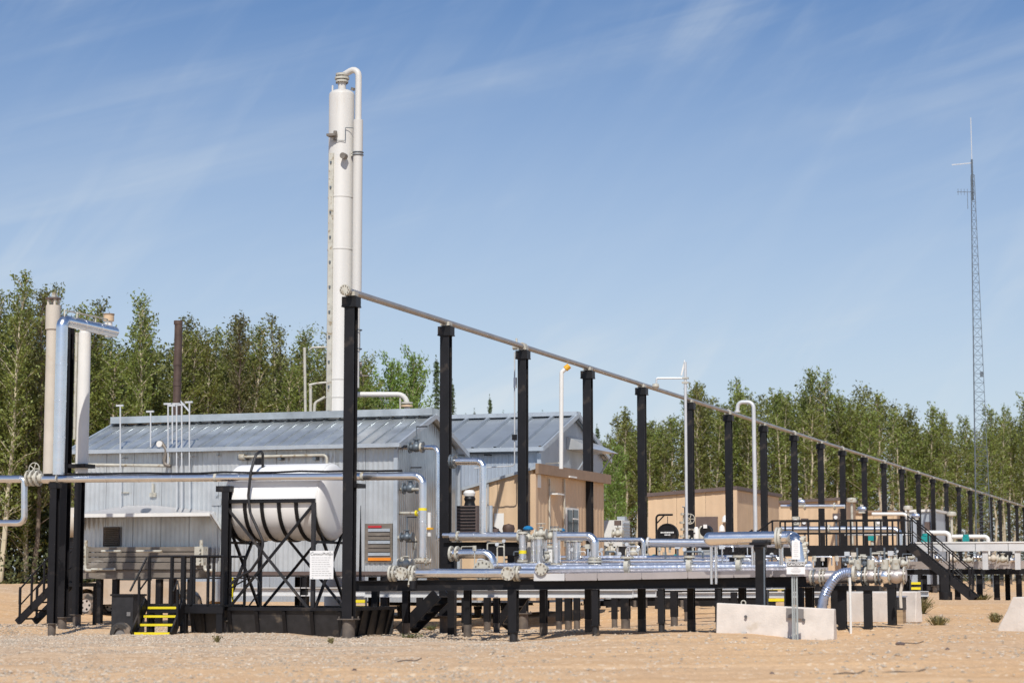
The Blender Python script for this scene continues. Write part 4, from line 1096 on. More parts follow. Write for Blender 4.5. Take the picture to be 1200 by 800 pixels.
# ------------------------------------------------------------------ left end: columns, stacks and the long silver pipe
hcolumn('short black column at the far left carrying the end of the long silver pipe', 63, 572, 745, 50.0, w=.20, name='pipe_column')
hcolumn('tall black column standing against the bright silver riser at far left', 75, 382, 736, 52.4, w=.23, name='pipe_column', cap=False)
hcolumn('brown footed black column under the pale stack beside the building corner', 92, 560, 734, 54.5, w=.22, name='pipe_column')
hcolumn('black column with a wide cap in front of the canopy end', 265, 576, 735, 49.9, w=.20, name='pipe_column', ledge=.06)
ur = .092
zy = lambda px, py: U(px, py, 49.95)
A0, A1, A2 = zy(30, 561.5), zy(495.5, 557.5), zy(496, 655)
o = run('long silver pipe running level past the white tank and turning down at its right end', [zy(50, 561.2), A1, V((A1.x, A1.y, A2.z))], ur, 'jacket', bands=1.0, br=.22,
        flanges=((V((A1.x, A1.y, A2.z)), Z, 1.9),))
for x in (68, 253, 425): q = zy(x, 561 - (x - 50) * .008); MB().cyl(q - UD * .03, q + UD * .03, ur * 1.12, n=14).build('strap', 'cream', o)
MB().cyl(V((A1.x, A1.y, zy(496, 598).z)), V((A1.x, A1.y, zy(496, 595).z)), ur * 1.1).build('yellow_band', 'yellow', o)
q = A1; 
b0 = U(418, 566, 49.6); MB().box(b0 + UD * .02 - Z * .06, .22, .5, .10).build('bracket', 'black', o)
m = MB(); pts = []; r = random.Random(3)
for i in range(15):
    x = 52 + i * 30; pts.append(zy(x, 561.5 - (x - 50) * .009) + Z * (ur + .03 + r.uniform(-.012, .02)) - RD * .02)
single(m.tube(pts, .026, n=7, br=.1), 'cable', 'black', 'black cable lying along the top of the long silver pipe', 'cable')
o = run('silver pipe elbow turning down at the left picture edge', [zy(-60, 561), zy(25, 561)], ur, 'jacket', bands=0)
MB().tube([zy(21, 561), zy(28.5, 561), zy(28.5, 612.5), zy(-60, 612.5)], ur * .85, br=.16).build('lower_leg', 'jacket', o)
vo = thing('valve', 'cream valve with a ring of bolts left of the far left column', 'valve', zy(40, 575))
for x in (34, 39, 45): flange_at(vo, zy(x, 560), UD, .20, .05, 'cream')
MB().cyl(zy(31, 560), zy(50, 560), .12).build('body', 'cream', vo)
handwheel(MB(), zy(40, 549), RD, .15).build('handwheel', 'cream', vo)
# silver riser and its branch going back
ra = pt(68.5, 560, 52.2); rb = V((ra.x, ra.y, pt(71, 375, 52.2).z)); rc = plane(134, 388, rb, RD); rc.z = rb.z - .02
o = run('bright silver riser bending over at its top towards the wood', [V((ra.x, ra.y, pt(68, 556, 52.2).z)), rb, rc], .145, 'jacket_bright', br=.20, bands=1.1)
m = MB()
for y0, y1 in ((.25, 1.0), (1.0, 2.2)): pass
m.tube([rb + RD * .1 + Z * .13, rb + RD * .1 + Z * .26, rb + RD * 1.6 + Z * .26, rb + RD * 1.6 + Z * .13], .02, n=6, br=.02); m.tube([rb + UD * .12 + RD * .5 + Z * .10, rb + UD * .12 + RD * .5 + Z * .24, rb + UD * .12 + RD * 2.0 + Z * .24, rb + UD * .12 + RD * 2.0 + Z * .10], .02, n=6, br=.02)
m.build('lifting_rail', 'cream', o)
sa = U(57.5, 566, 50.9); g = sa.copy(); zt = pt(57, 348, sa.y).z
o = thing('vent_stack', 'beige rust streaked vent stack with a cage cap, leftmost of the stacks', 'stack', sa)
MB().cyl(sa, V((sa.x, sa.y, pt(57, 386, sa.y).z)), .16, n=20).build('pipe', 'rusty_cream', o)
zc = pt(57, 386, sa.y).z; z2 = pt(57, 358, sa.y).z
MB().cyl(V((sa.x, sa.y, zc)), V((sa.x, sa.y, z2)), .19, n=20).build('sleeve', 'rusty_cream', o)
for a in range(4): q = V((sa.x + .13 * math.cos(a * 1.57 + .5), sa.y + .13 * math.sin(a * 1.57 + .5), z2)); MB().bar(q, q + Z * .16, .05).build('cap_post', 'rusty_cream', o)
MB().disc(V((sa.x, sa.y, z2 + .18)), Z, .20, .04).build('rain_cap', 'brown', o)
MB().box(V((sa.x + .02, sa.y, z2 + .26)), .1, .1, .13).build('cap_lug', 'cream', o)
sb = pt(92.5, 690, 54.6); zb2 = pt(93, 390, 54.6).z
o = thing('vent_stack', 'pale grey stack with a capped side branch right of the silver riser', 'stack', V((sb.x, sb.y, pt(92, 548, 54.6).z)))
MB().cyl(V((sb.x, sb.y, pt(92, 556, 54.6).z)), V((sb.x, sb.y, zb2)), .165, n=20).build('pipe', 'white', o)
MB().cyl(V((sb.x - .19, sb.y - .1, pt(92, 515, 54.6).z)), V((sb.x - .19, sb.y - .1, zb2)), .035, n=8).build('tracer_pipe', 'cream', o)
j = V((sb.x, sb.y, zb2)); MB().tube([j - Z * .05, j + Z * .22, j + Z * .22 + RD * .9], .13, n=14, br=.14).build('branch', 'white', o)
c = j + RD * 1.0 + UD * .12
MB().cyl(c + Z * .0, c + Z * .42, .10).build('branch_neck', 'white', o); MB().cyl(c + Z * .42, c + Z * .58, .14, n=16).build('cap_band', 'tan', o)
MB().disc(c + Z * .60, Z, .15, .03).build('cap', 'tan_trim', o)
MB().box(V((sb.x, sb.y, pt(92, 546, 54.6).z)), .5, .5, .10).build('foot_plate', 'black', o)
o = thing('storage_tank', 'pale tank end showing between the left column and the building corner', 'tank', onground(pt(70, 690, 64)))
q = pt(86, 612, 64); MB().lathe(q, UD, [(0, -.22), (.40, -.16), (.46, -.05), (.46, .5), (.40, .6), (0, .64)], n=22).build('shell', 'rusty_cream', o)
MB().bar(V((q.x, q.y, gz(q.x, q.y))), q - Z * .45, .2, .5).build('saddle', 'black', o)

# stairs at far left
ga = onground(U(20, 735, 54.5)); tp_ = U(66, 683, 54.5)
stair('access_stair', 'black steel stair behind the far left columns', ga, UD, (tp_ - ga).dot(UD), tp_.z - ga.z, RD * .85, 5, rail=.95)
o = thing('landing', 'small black landing at the head of the far left stair', 'platform', onground(U(72, 735, 54.6)))
MB().box(tp_ + UD * .35 + RD * .42 - Z * .04, .75, .9, .10).build('deck', 'black', o)
for a, b in ((.1, 0), (.7, .85)): q = tp_ + UD * a + RD * b; MB().bar(V((q.x, q.y, gz(q.x, q.y) - .1)), q, .08, up=RD).build('leg', 'black', o)
MB().tube([tp_ + Z * .95, tp_ + UD * .7 + Z * .95], .024, n=7).build('handrail', 'black', o)

# pickup behind the building
def pickup():
    c = pt(178, 700, 75.0); g = gz(c.x, c.y); o = thing('pickup_truck', 'dusty white pickup truck parked behind the silver building, seen through its legs', 'pickup', V((c.x, c.y, g)))
    def L(a, b, z): return V((c.x, c.y, g)) + UD * a + RD * b + Z * z
    side = [(-2.9, .62), (-2.9, 1.05), (-2.2, 1.18), (-1.6, 1.25), (-1.0, 1.85), (.55, 1.88), (.75, 1.25), (2.85, 1.25), (2.85, .62)]
    def arch(cx_): return [(cx_ + .52 * math.cos(t), .50 + .50 * math.sin(t)) for t in [math.pi * i / 8 for i in range(9)]]
    bottom = [(2.55, .45)] + arch(1.95) + [(-1.4, .45)] + arch(-2.1) + [(-2.85, .45)]
    loop = [L(a, -.92, z) for a, z in side + bottom]
    MB().extrude(loop, RD * 1.84).build('body', 'car_paint', o)
    for x in (-2.1, 1.95):
        for b in (-.86, .86):
            w = MB().lathe(L(x, b, .42), RD, [(.24, -.13), (.38, -.13), (.42, -.08), (.42, .08), (.38, .13), (.24, .13)], n=24).build('wheel', 'tyre', o)
            rm = MB().disc(L(x, b, .42), RD, .25, .18, 20); rm.build('rim', 'rim', w)
            m = MB()
            for k in range(5):
                a = k * 1.257; m.cyl(L(x + .15 * math.cos(a), b, .42 + .15 * math.sin(a)) - RD * .10, L(x + .15 * math.cos(a), b, .42 + .15 * math.sin(a)) + RD * .10, .04, n=8)
            m.build('rim_holes', 'black', w)
    MB().extrude([L(-.95, -.935, 1.3), L(-.75, -.935, 1.75), L(.4, -.935, 1.78), L(.5, -.935, 1.3)], RD * 1.87).build('side_window', 'glass', o)
    MB().box(L(0, 0, .52), 5.2, 1.2, .2).build('chassis', 'black', o)
pickup()
# black bin and half round cover beside the front platform
o = thing('black_bin', 'black box bin on the gravel left of the yellow edged steps', 'bin', onground(U(142, 738, 50.4)))
a, b = U(131, 698, 50.4), U(156, 698, 50.4); g = gz(a.x, a.y); c = (a + b) / 2 + RD * .3
MB().boxz(c, (b - a).dot(UD), .6, g, a.z).build('box', 'black_dull', o); MB().boxz(c, (b - a).dot(UD) + .06, .66, a.z + .002, a.z + .05).build('lid', 'black', o)
q = U(151, 719, 50.4); MB().box(q - RD * .01, .10, .02, .10).build('label_plate', 'patch_grey', o)
o = thing('tyre', 'worn black tyre half sunk in gravel in front of the black bin', 'tyre', onground(U(142, 740, 49.9)))
q = onground(U(142, 740, 49.9)); MB().lathe(q + Z * .02, RD, [(.15, -.08), (.25, -.09), (.29, -.05), (.29, .05), (.25, .09), (.15, .08)], n=22).build('carcass', 'tyre', o)
MB().disc(q + Z * .02, RD, .15, .06).build('hub', 'patch_grey', o)

# ------------------------------------------------------------------ front platform with yellow edged steps
def front_platform():
    dz = U(190, 708, 49.4).z; L0, L1 = U(174, 690, 49.4), U(262, 690, 49.4); g = gz(L0.x, L0.y)
    o = thing('work_platform', 'low black platform with handrails beside the yellow edged steps', 'platform', V((L0.x, L0.y, g)))
    n = (L1 - L0).dot(UD); q = lambda a, b, z: V((L0.x, L0.y, z)) + UD * a + RD * b
    m = MB()
    for i in range(6):
        MB().box(q(n / 2, .1 + i * .2, dz - .02), n, .17, .05).build('deck_plank', 'black', o)
    MB().bar(q(0, 0, dz - .12), q(n, 0, dz - .12), .06, .16).build('edge_beam', 'black', o)
    zt = U(200, 651.5, 49.4).z; zm = U(200, 677, 49.4).z
    for b in (0, 1.15):
        MB().tube([q(0, b, dz), q(0, b, zt), q(n, b, zt)], .028, n=8, br=.06).build('handrail', 'black', o)
        MB().bar(q(0, b, zm), q(n, b, zm), .035).build('mid_rail', 'black', o)
        for x in (.02, .62, 1.15, 1.6, n - .02): MB().bar(q(x, b, g if b == 0 and x in (.02,) else dz), q(x, b, zt), .055).build('rail_post', 'black', o)
    for x in (.05, .95, n - .1):
        for b in (.05, 1.1): MB().bar(q(x, b, g - .1), q(x, b, dz - .05), .16, .12, up=RD).build('leg', 'black', o)
    MB().bar(q(.95, -.02, g + .1), q(.95, -.02, zt), .10, up=RD).build('stair_post', 'black', o)
    # steps towards the camera
    A = onground(U(158, 744, 48.2)); Lr = .95
    tops_ = [(157, 200, 741), (163, 206, 731), (168, 209, 721), (173, 213, 711)]
    s = thing('step_flight', 'four black steps with yellow edges leading up to the low platform', 'steps', A); wv = UD * .84
    for i, (x0, x1, y) in enumerate(tops_):
        d = 49.4 - .22 * (3 - i) - .02; a, b = U(x0 + 1, y, d), U(x1 - 1, y, d)
        t = MB().hexa([a - Z * .05, b - Z * .05, b - Z * .05 + RD * .24, a - Z * .05 + RD * .24, a, b, b + RD * .24, a + RD * .24]).build('tread', 'black', s)
        MB().bar(a - RD * .015 - Z * .015, b - RD * .015 - Z * .015, .03, .055).build('nosing', 'yellow', t)
    for (x0, x1) in ((155, 172), (202, 216)):
        a, b = U(x0, 744, 48.66), U(x1, 704, 49.38); MB().bar(a, b, .05, .24).build('stringer', 'black', s)
    hr = [U(152.5, 692, 48.75), U(172, 653, 49.38)]; MB().cyl(hr[0], hr[1], .026, n=8).build('handrail', 'black', s)
    MB().cyl(U(163, 692, 48.95), U(173, 678, 49.38), .02, n=8).build('mid_rail', 'black', s)
    for x, y0, y1, d in ((163, 675, 735, 48.9), (208, 690, 736, 48.9)): MB().bar(U(x, y1, d), U(x, y0, d), .05).build('rail_post', 'black', s)
    MB().cyl(U(203, 693, 48.85), U(208, 680, 49.1), .022, n=8).build('handrail', 'black', s)
    MB().cyl(U(208, 680, 49.1), U(211, 696, 49.0), .022, n=8).build('handrail', 'black', s)
front_platform()

# ------------------------------------------------------------------ white tank, cradle stand and basin
def tank_group():
    ax = UD; D = 51.0
    cA, cB = U(285, 589, D), U(389, 589, D); R_ = 44.2 * cA.y / F
    cB.z = cA.z
    base = onground(U(335, 740, D)); o = thing('white_tank', 'white horizontal tank on a black cradle stand above the basin', 'tank', V((base.x, base.y, cA.z - R_)))
    n = (cB - cA).length
    MB().lathe(cA, ax, [(R_, 0), (R_, n)], n=56).build('shell', 'tank_white', o)
    prof = [(R_ * math.cos(t) ** .5, .16 * math.sin(t)) for t in [math.pi / 2 * i / 8 for i in range(9)]]
    MB().lathe(cB, ax, prof, n=56).build('end_cap', 'tank_white', o); MB().lathe(cA, -ax, prof, n=56).build('end_cap', 'tank_white', o)
    MB().lathe(cB, ax, [(R_, -.02), (R_ + .008, -.01), (R_ + .008, .02), (R_, .03)], n=56).build('weld_band', 'white', o)
    MB().cyl(cA + UD * .4 + Z * (R_ - .03), cA + UD * .4 + Z * (R_ + .16), .12).build('manway', 'black', o)
    # stand
    s = thing('tank_stand', 'black braced cradle stand holding the white tank', 'stand', V((base.x, base.y, U(300, 716, D).z)))
    zf = U(300, 716, D - .95).z; yr = cA.z + .0; hw = R_ + .05
    q = lambda a, b, z: V((cA.x, cA.y, z)) + UD * a + RD * b
    for b in (-hw, hw):
        MB().bar(q(-.05, b, yr), q(n, b, yr), .08, .09).build('top_rail', 'black', s)
        MB().bar(q(-.05, b, zf), q(n, b, zf), .08, .09).build('foot_rail', 'black', s)
        for a in (0, n - .03): MB().bar(q(a, b, zf), q(a, b, yr - .05), .09, up=RD).build('leg', 'black_dull', s)
        e = .045 if b < 0 else -.045
        MB().bar(q(.02, b - e, yr - .08), q(n - .1, b - e, zf + .05), .045, .06).build('brace', 'black_dull', s)
        MB().bar(q(n - .05, b + e, yr - .08), q(.1, b + e, zf + .05), .045, .06).build('brace', 'black', s)
    for a in (0, n - .03):
        MB().bar(q(a, -hw, yr - .3), q(a, hw, zf + .05), .06).build('brace', 'black', s)
        MB().bar(q(a + .05, hw, yr - .3), q(a + .05, -hw, zf + .05), .06).build('brace', 'black', s)
        MB().bar(q(a, -hw, cA.z - R_ - .05), q(a, hw, cA.z - R_ - .05), .06).build('cross_beam', 'black', s)
    for i in range(6):
        a = .06 + i * (n - .12) / 5; m = MB(); k = 14; vs = []
        for j in range(k + 1):
            t = math.pi + math.pi * j / k; c_, s_ = math.cos(t), math.sin(t)
            for rr_, aa in ((R_ + .012, -.045), (R_ + .012, .045), (R_ + .04, .045), (R_ + .04, -.045)): vs.append(q(a + aa, c_ * rr_, cA.z + s_ * rr_))
        fs = []
        for j in range(k):
            for w in range(4): fs.append((j * 4 + w, j * 4 + (w + 1) % 4, j * 4 + 4 + (w + 1) % 4, j * 4 + 4 + w))
        m.add(vs, fs); m.build('cradle_rib', 'black', s)
    # basin
    e0, e1 = U(222, 730, 49.75), U(405, 730, 49.75); g = min(gz(e0.x, e0.y), gz(e1.x, e1.y)); zt = U(300, 713, 49.75).z; nb = (e1 - e0).dot(UD) + .0; dp = 3.0
    b_ = thing('spill_basin', 'long low black spill basin under the white tank', 'basin', V((e0.x, e0.y, g)))
    p = lambda a, b, z: V((e0.x, e0.y, z)) + UD * a + RD * b
    ins = .14
    for nm, a0, a1, vx in (('front_wall', p(0, 0, 0), p(nb, 0, 0), RD), ('rear_wall', p(0, dp, 0), p(nb, dp, 0), -RD)):
        m = MB(); lo = [a0 + Z * (g - .1) + vx * ins, a1 + Z * (g - .1) + vx * ins, a1 + Z * zt, a0 + Z * zt]; m.hexa([lo[0], lo[1], lo[1] + vx * .04, lo[0] + vx * .04, lo[3], lo[2], lo[2] + vx * .04, lo[3] + vx * .04]); m.build(nm, 'black_dull', b_)
    for nm, a0, a1, vx in (('end_wall', p(0, .04, 0), p(0, dp - .04, 0), UD), ('end_wall', p(nb, .04, 0), p(nb, dp - .04, 0), -UD)):
        m = MB(); lo = [a0 + Z * (g - .1) + vx * ins, a1 + Z * (g - .1) + vx * ins, a1 + Z * zt, a0 + Z * zt]; m.hexa([lo[0], lo[1], lo[1] + vx * .04, lo[0] + vx * .04, lo[3], lo[2], lo[2] + vx * .04, lo[3] + vx * .04]); m.build(nm, 'black_dull', b_)
    for a0, a1 in ((p(-.05, 0, zt), p(nb + .05, 0, zt)), (p(-.05, dp, zt), p(nb + .05, dp, zt)), (p(0, .06, zt), p(0, dp - .06, zt)), (p(nb, .06, zt), p(nb, dp - .06, zt))):
        MB().bar(a0, a1, .12, .08).build('rim', 'black', b_)
    k = 6
    for i in range(k): a = .35 + i * (nb - .5) / (k - 1); MB().bar(p(a, ins - .02, g), p(a, -.03, zt - .05), .09, .06, up=RD).build('rib', 'black', b_)
    for i in range(5): bb_ = .4 + i * .55; MB().bar(p(nb - ins + .02, bb_, g), p(nb + .03, bb_, zt - .05), .09, .06, up=UD).build('rib', 'black', b_)
    MB().box(p(nb / 2, dp / 2, g + .05), nb - .3, dp - .4, .04).build('floor_plate', 'black_dull', b_)
tank_group()
hp = lambda px, py, d=49.85: U(px, py, d)
single(MB().tube([hp(308, 550, 50.6), hp(308, 527, 50.4), hp(300, 532, 50.1), hp(294, 552), hp(291, 580), hp(293, 600), hp(302, 620), hp(309, 636), hp(303, 655), hp(294, 668), hp(280, 676), hp(270, 684)], .034, n=9, br=.25),
       'hose', 'black_dull', 'black rubber hose looped over the white tank', 'hose')
single(MB().tube([hp(268, 690), hp(280, 683), hp(300, 672), hp(306, 690), hp(290, 712)], .02, n=7, br=.2), 'hose', 'black', 'thin black hose hanging between the column and the tank stand', 'hose')
single(MB().bar(U(272.6, 712, 50.2), U(272.6, 676, 50.2), .03, .03), 'marker_stake', 'yellow', 'thin yellow stake beside the column left of the tank stand', 'stake')

# ------------------------------------------------------------------ signs
def text_mesh(s, size, origin, x, y, parent, mat, name='lettering', align='CENTER', depth=.002, bold=False):
    cu = bpy.data.curves.new('lettering', 'FONT'); cu.body = s; cu.size = size; cu.align_x = align; cu.align_y = 'CENTER'; cu.extrude = depth
    if bold: cu.offset = size * .025
    o = bpy.data.objects.new('lettering', cu); sc.collection.objects.link(o)
    dg = bpy.context.evaluated_depsgraph_get(); me = bpy.data.meshes.new_from_object(o.evaluated_get(dg)); bpy.data.objects.remove(o)
    nrm = x.cross(y); off = parent_world(parent)
    for v in me.vertices: q = origin + x * v.co.x + y * v.co.y + nrm * v.co.z - off; v.co = q
    me.materials.clear(); me.materials.append(MATS[mat]); ob = bpy.data.objects.new(name, me); sc.collection.objects.link(ob); ob.parent = parent; return ob
def board(name, label, cx_, cy_, w, h, Y, cat='sign', mat='paper', post=None):
    c = U(cx_, cy_, Y); o = thing(name, label, cat, c - Z * h / 2); MB().box(c, w, .02, h).build('board', mat, o); return o, c
s_ = 49.6 / F
o, c = board('notice_board', 'white text covered notice board on the tank stand', 377, 661.5, 30 * s_, 33 * s_, 49.62)
f = c - RD * .013
text_mesh('ConocoPhillips', .095, f + Z * .255, UD, Z, o, 'ink')
m = MB(); r = random.Random(2)
for i in range(9):
    zz = .17 - i * .052; x0 = -.25; 
    while x0 < .24:
        w = r.uniform(.03, .09)
        if x0 + w > .26: break
        m.box(f + UD * (x0 + w / 2) + Z * zz, w, .004, .012); x0 += w + .018
m.build('print', 'ink_pale', o)
for x in (-.22, .22):
    for z in (-.28, .28): MB().cyl(f + UD * x + Z * z * 1.08 - RD * .008, f + UD * x + Z * z * 1.08 + RD * .03, .010, n=6).build('screw', 'mast', o)
# warning signs on the galvanised post in front of the barrier
SP = pt(932, 752, 43.6); SP.z = gz(SP.x, SP.y)
o = thing('sign_post', 'galvanised post with two white signs in front of the pale concrete barrier', 'sign', SP)
zt = pt(932, 655, 43.6).z
m = MB(); m.box(V((SP.x, SP.y, (SP.z - .2 + zt) / 2)), .02, .05, zt - SP.z + .2); m.box(V((SP.x - .045, SP.y - .02, (SP.z - .2 + zt) / 2)), .035, .012, zt - SP.z + .2); m.box(V((SP.x + .045, SP.y - .02, (SP.z - .2 + zt) / 2)), .035, .012, zt - SP.z + .2)
m.build('post', 'galvanised', o)
k = 43.5 / F; X_ = V((1, 0, 0)); Y_ = V((0, 1, 0))
c1 = pt(932.5, 665, 43.5); w = 21.5 * k; h = 14.5 * k
b1 = MB().box(c1, w, .012, h, X_, Y_).build('caution_board', 'paper', o)
MB().box(c1 + Z * h * .27 - Y_ * .008, w * .94, .004, h * .36, X_, Y_).build('header', 'ink', b1)
text_mesh('CAUTION', .072, c1 + Z * h * .27 - Y_ * .012, X_, Z, b1, 'paper', bold=True)
m = MB()
for zz, ww in ((-.02, .06), (-.055, .12), (-.085, .13), (-.11, .10)): m.box(c1 + Z * (zz + .02) - Y_ * .008, ww * 1.6, .004, .010, X_, Y_)
m.build('print', 'ink_pale', b1)
c2 = pt(932.7, 644, 43.5); b2_ = MB().box(c2, 9.5 * k, .012, 22 * k, X_, Y_).build('tall_board', 'paper', o); m = MB()
for i in range(8): m.box(c2 + Z * (.15 - i * .04) - Y_ * .008, .10 if i % 3 else .07, .004, .008, X_, Y_)
m.build('print', 'ink_pale', b2_)

# ------------------------------------------------------------------ concrete barriers
def barrier(label, A, B, hgt, ext=0.0, wb=.50, wt=.22):
    d = (B - A); L = d.length; d.normalize(); n = V((d.y, -d.x, 0)).normalized()
    if n.y > 0: n = -n
    up = Z; prof = [(-wb / 2, -.15), (wb / 2, -.15), (wb / 2, .06), (wb * .44, hgt * .25), (wt * .5 + (wb - wt) * .2, hgt * .6), (wt / 2, hgt), (-wt / 2, hgt), (-wt * .5 - (wb - wt) * .2, hgt * .6), (-wb * .44, hgt * .25), (-wb / 2, .06)]
    o = thing('concrete_barrier', label, 'barrier', A)
    m = MB(); m.extrude([A - n * (wb / 2) + n * a + up * z for a, z in prof], d * L)
    body = m.build('block', 'concrete', o)
    bv = body.modifiers.new('edge', 'BEVEL'); bv.width = .02; bv.segments = 2; bv.limit_method = 'ANGLE'
    return o, d, n, L
A, B = pt(839, 742, 45.6), pt(977, 750, 44.6)
o, d, n, L = barrier('long pale concrete barrier behind the caution sign post', A, B, .655, wb=.30, wt=.16)
for x, y in ((874, 722), (942, 726)):
    q = plane(x, y, A, d); MB().disc(q + n * .012, n, .032, .03, 12).build('lifting_hole', 'ink', o)
q = plane(869, 706, A, d) - n * .14; MB().ring(q, n, .05, .013, 14).build('lifting_ring', 'cream', o)
a, b = plane(922, 712.5, A, d), plane(941.5, 724, A, d); MB().box((a + b) / 2 + n * .012, abs((b - a).dot(d)), .05, abs(a.z - b.z), d, n).build('sign_shadow_patch', 'patch_grey', o)  # grey rectangle painted in as the caution board's shadow on the barrier
q = plane(873, 746, A, d) + n * .05; MB().box(V((q.x, q.y, gz(q.x, q.y) + .02)), .10, .08, .06).build('lifting_notch', 'ink_pale', o)
A2_, B2_ = pt(978, 722, 55), pt(1073, 722, 53.2)
barrier('pale concrete block standing behind the legs of the big flanged pipe', A2_, B2_, 28 * 54 / F, wb=.3, wt=.2)
A3 = pt(1226, 741, 42); A3.z = gz(A3.x, A3.y)
o, d, n, L = barrier('concrete barrier seen end on at the right picture edge', A3, A3 + V((.56, .83, 0)) * 3, .69, wb=1.0, wt=.34)

# ------------------------------------------------------------------ pipework beside the silver building's gable
M = lambda px, py, d=50.0: U(px, py, d)
o = run('thin bright riser standing close to the gable of the silver building', [pt(474, 524, 58.5), pt(513.5, 524, 57.6), pt(513.5, 632, 57.6)], .068, 'jacket_bright', bands=0, flanges=((pt(482, 524, 58.3), UD, 2.0), (pt(494, 524, 58), UD, 2.0)))
MB().tube([pt(513.5, 630, 57.6), pt(535, 630, 57.4)], .068).build('foot_leg', 'jacket', o)
valve('dark bodied valve high on the gable of the silver building', pt(488, 524, 58.1), UD, .20, 'lever', 'mast', 'black')
run('short cream stub with a yellow collar between the gable and the turned down pipe', [pt(466, 601, 58.2), pt(491, 601, 57.6)], .045, 'cream', bands=0, flanges=((pt(488, 601, 57.6), UD, 1.8, 'yellow'), ))
valve('dark valve halfway up the gable of the silver building', pt(481, 572, 58), UD, .20, 'lever', 'mast', 'black')
run('cream stub pipe through the gable beside the dark valve', [pt(466, 573, 58.4), pt(494, 573, 57.6)], .04, 'cream', bands=0)
run('cream pipe with an elbow dropping to the skid behind the gable corner', [pt(466, 630, 58), pt(486, 628, 57.4), pt(486, 662, 57.4)], .062, 'cream', bands=0, br=.12, flanges=((pt(479, 629, 57.6), UD, 1.9),))
valve('black handled valve on the cream elbow pipe at the gable', pt(477, 629, 57.2), UD, .17, 'lever', 'mast', 'black')
valve('upright valve with a black lever above the near end of the skid', M(476, 661, 52), UD, .18, 'lever', 'cream', 'black')
run('short white pipe with a brass flange left of the second rack column', [pt(503, 600, 57), pt(503, 628, 57)], .05, 'white', bands=0, flanges=((pt(503, 619, 57), Z, 2.4, 'amber'),))
run('low beige pipe behind the turned down silver pipe', [M(466, 657, 52.4), M(506, 657, 52.4)], .06, 'rusty_cream', bands=0, flanges=((M(472, 657, 52.4), UD, 1.8), (M(500, 657, 52.4), UD, 1.8)))
for x, yb, l in ((466, 660, 'first'), ): pass

a = M(422, 690, 51.5); single(MB().cyl(a, V((a.x, a.y, M(422, 592, 51.5).z)), .045, .008, n=8), 'tapered_pole', 'black', 'thin black tapered pole just right of the nearest tall rack column', 'pole', a)
# ------------------------------------------------------------------ the long skid
def long_skid():
    a, b = M(412, 686.3), M(952, 681); a2, b2 = a + RD * 2.6, b + RD * 2.6; a2.z = a.z; b2.z = b.z
    c = (a + b) / 2; o = thing('pipe_skid', 'long black steel skid frame carrying the silver pipes, standing on black piles', 'skid', onground(c))
    MB().hbeam(a, b, .20, .25, .02).build('main_beam', 'black', o); MB().hbeam(a2, b2, .20, .25, .02).build('main_beam', 'black', o)
    k = 9
    for i in range(k):
        t = (i + .5) / k; p = a.lerp(b, t); MB().hbeam(p + RD * .11, p + RD * 2.5, .14, .2, .02).build('cross_beam', 'black', o)
    for x, w in ((602, .19), (698, .15), (775, .14), (842, .14), (938, .14)):
        p = plane(x, 690, a, UD); g = gz(p.x, p.y); zt = a.z + (b.z - a.z) * ((p - a).dot(UD) / (b - a).dot(UD)) - .128
        q = MB().hbeam(V((p.x, p.y, g + .24)), V((p.x, p.y, zt)), w, w, .02, up=RD).build('pile', 'black', o)
        MB().cyl(V((p.x, p.y, g - .3)), V((p.x, p.y, g + .22)), w * .5, n=14).build('pile_foot', 'black_dull', q)
        MB().boxz(p, w * 1.3, w * 1.3, g + .222, g + .238).build('plate', 'black', q)
    for x in (440, 476, 548, 637, 690, 752, 810, 870, 925):
        p = plane(x, 700, a2, UD); g = gz(p.x, p.y); zt = a2.z + (b2.z - a2.z) * ((p - a2).dot(UD) / (b2 - a2).dot(UD)) - .128
        q = MB().hbeam(V((p.x, p.y, g + .3)), V((p.x, p.y, zt)), .16, .16, .02, up=RD).build('pile', 'black', o)
        MB().cyl(V((p.x, p.y, g - .3)), V((p.x, p.y, g + .298)), .10, n=14).build('pile_foot', 'pile', q)
long_skid()
def rear_skid(label, x0, x1, y0, y1, d, piles, th=.2, group=None, mat='skid'):
    a, b = M(x0, y0, d), M(x1, y1, d); o = thing('rear_skid', label, 'skid', onground((a + b) / 2), group)
    MB().hbeam(a, b, .2, th, .02).build('main_beam', mat, o); MB().hbeam(a + RD * 2.2, b + RD * 2.2, .2, th, .02).build('main_beam', mat, o)
    for x, w, rr in piles:
        p = plane(x, 700, a + RD * rr, UD); g = gz(p.x, p.y); q = MB().hbeam(V((p.x, p.y, g + .25)), V((p.x, p.y, a.z - th / 2 - .003)), w * .75, w * .75, .02, up=RD).build('pile', 'black', o)
        MB().cyl(V((p.x, p.y, g - .3)), V((p.x, p.y, g + .248)), w * .42, n=12).build('pile_foot', 'pile', q)
rear_skid('pale grey skid beam low behind the near half of the long black skid', 428, 742, 695, 695.5, 56.5, ((452, .2, 0), (492, .2, 2), (545, .2, 0), (571, .22, 2), (582, .2, 0), (666, .22, 0), (676, .2, 2), (733, .28, 0)))
rear_skid('upper pale grey skid beam showing below the middle of the tray', 640, 905, 690, 687.5, 61, ((655, .2, 0), (720, .2, 2), (790, .24, 0), (860, .2, 0), (895, .2, 2)), th=.13)
rear_skid('lower pale grey skid beam behind the concrete barrier', 778, 1075, 697, 696, 66, ((806, .26, 0), (850, .22, 2), (905, .22, 0), (960, .22, 1), (1040, .22, 0), (1060, .22, 0)), th=.16)
rear_skid('far pale skid beam under the boxes behind the seamed pipes', 560, 700, 700, 700, 72, ((590, .2, 0), (640, .24, 0), (690, .2, 0)), th=.12)

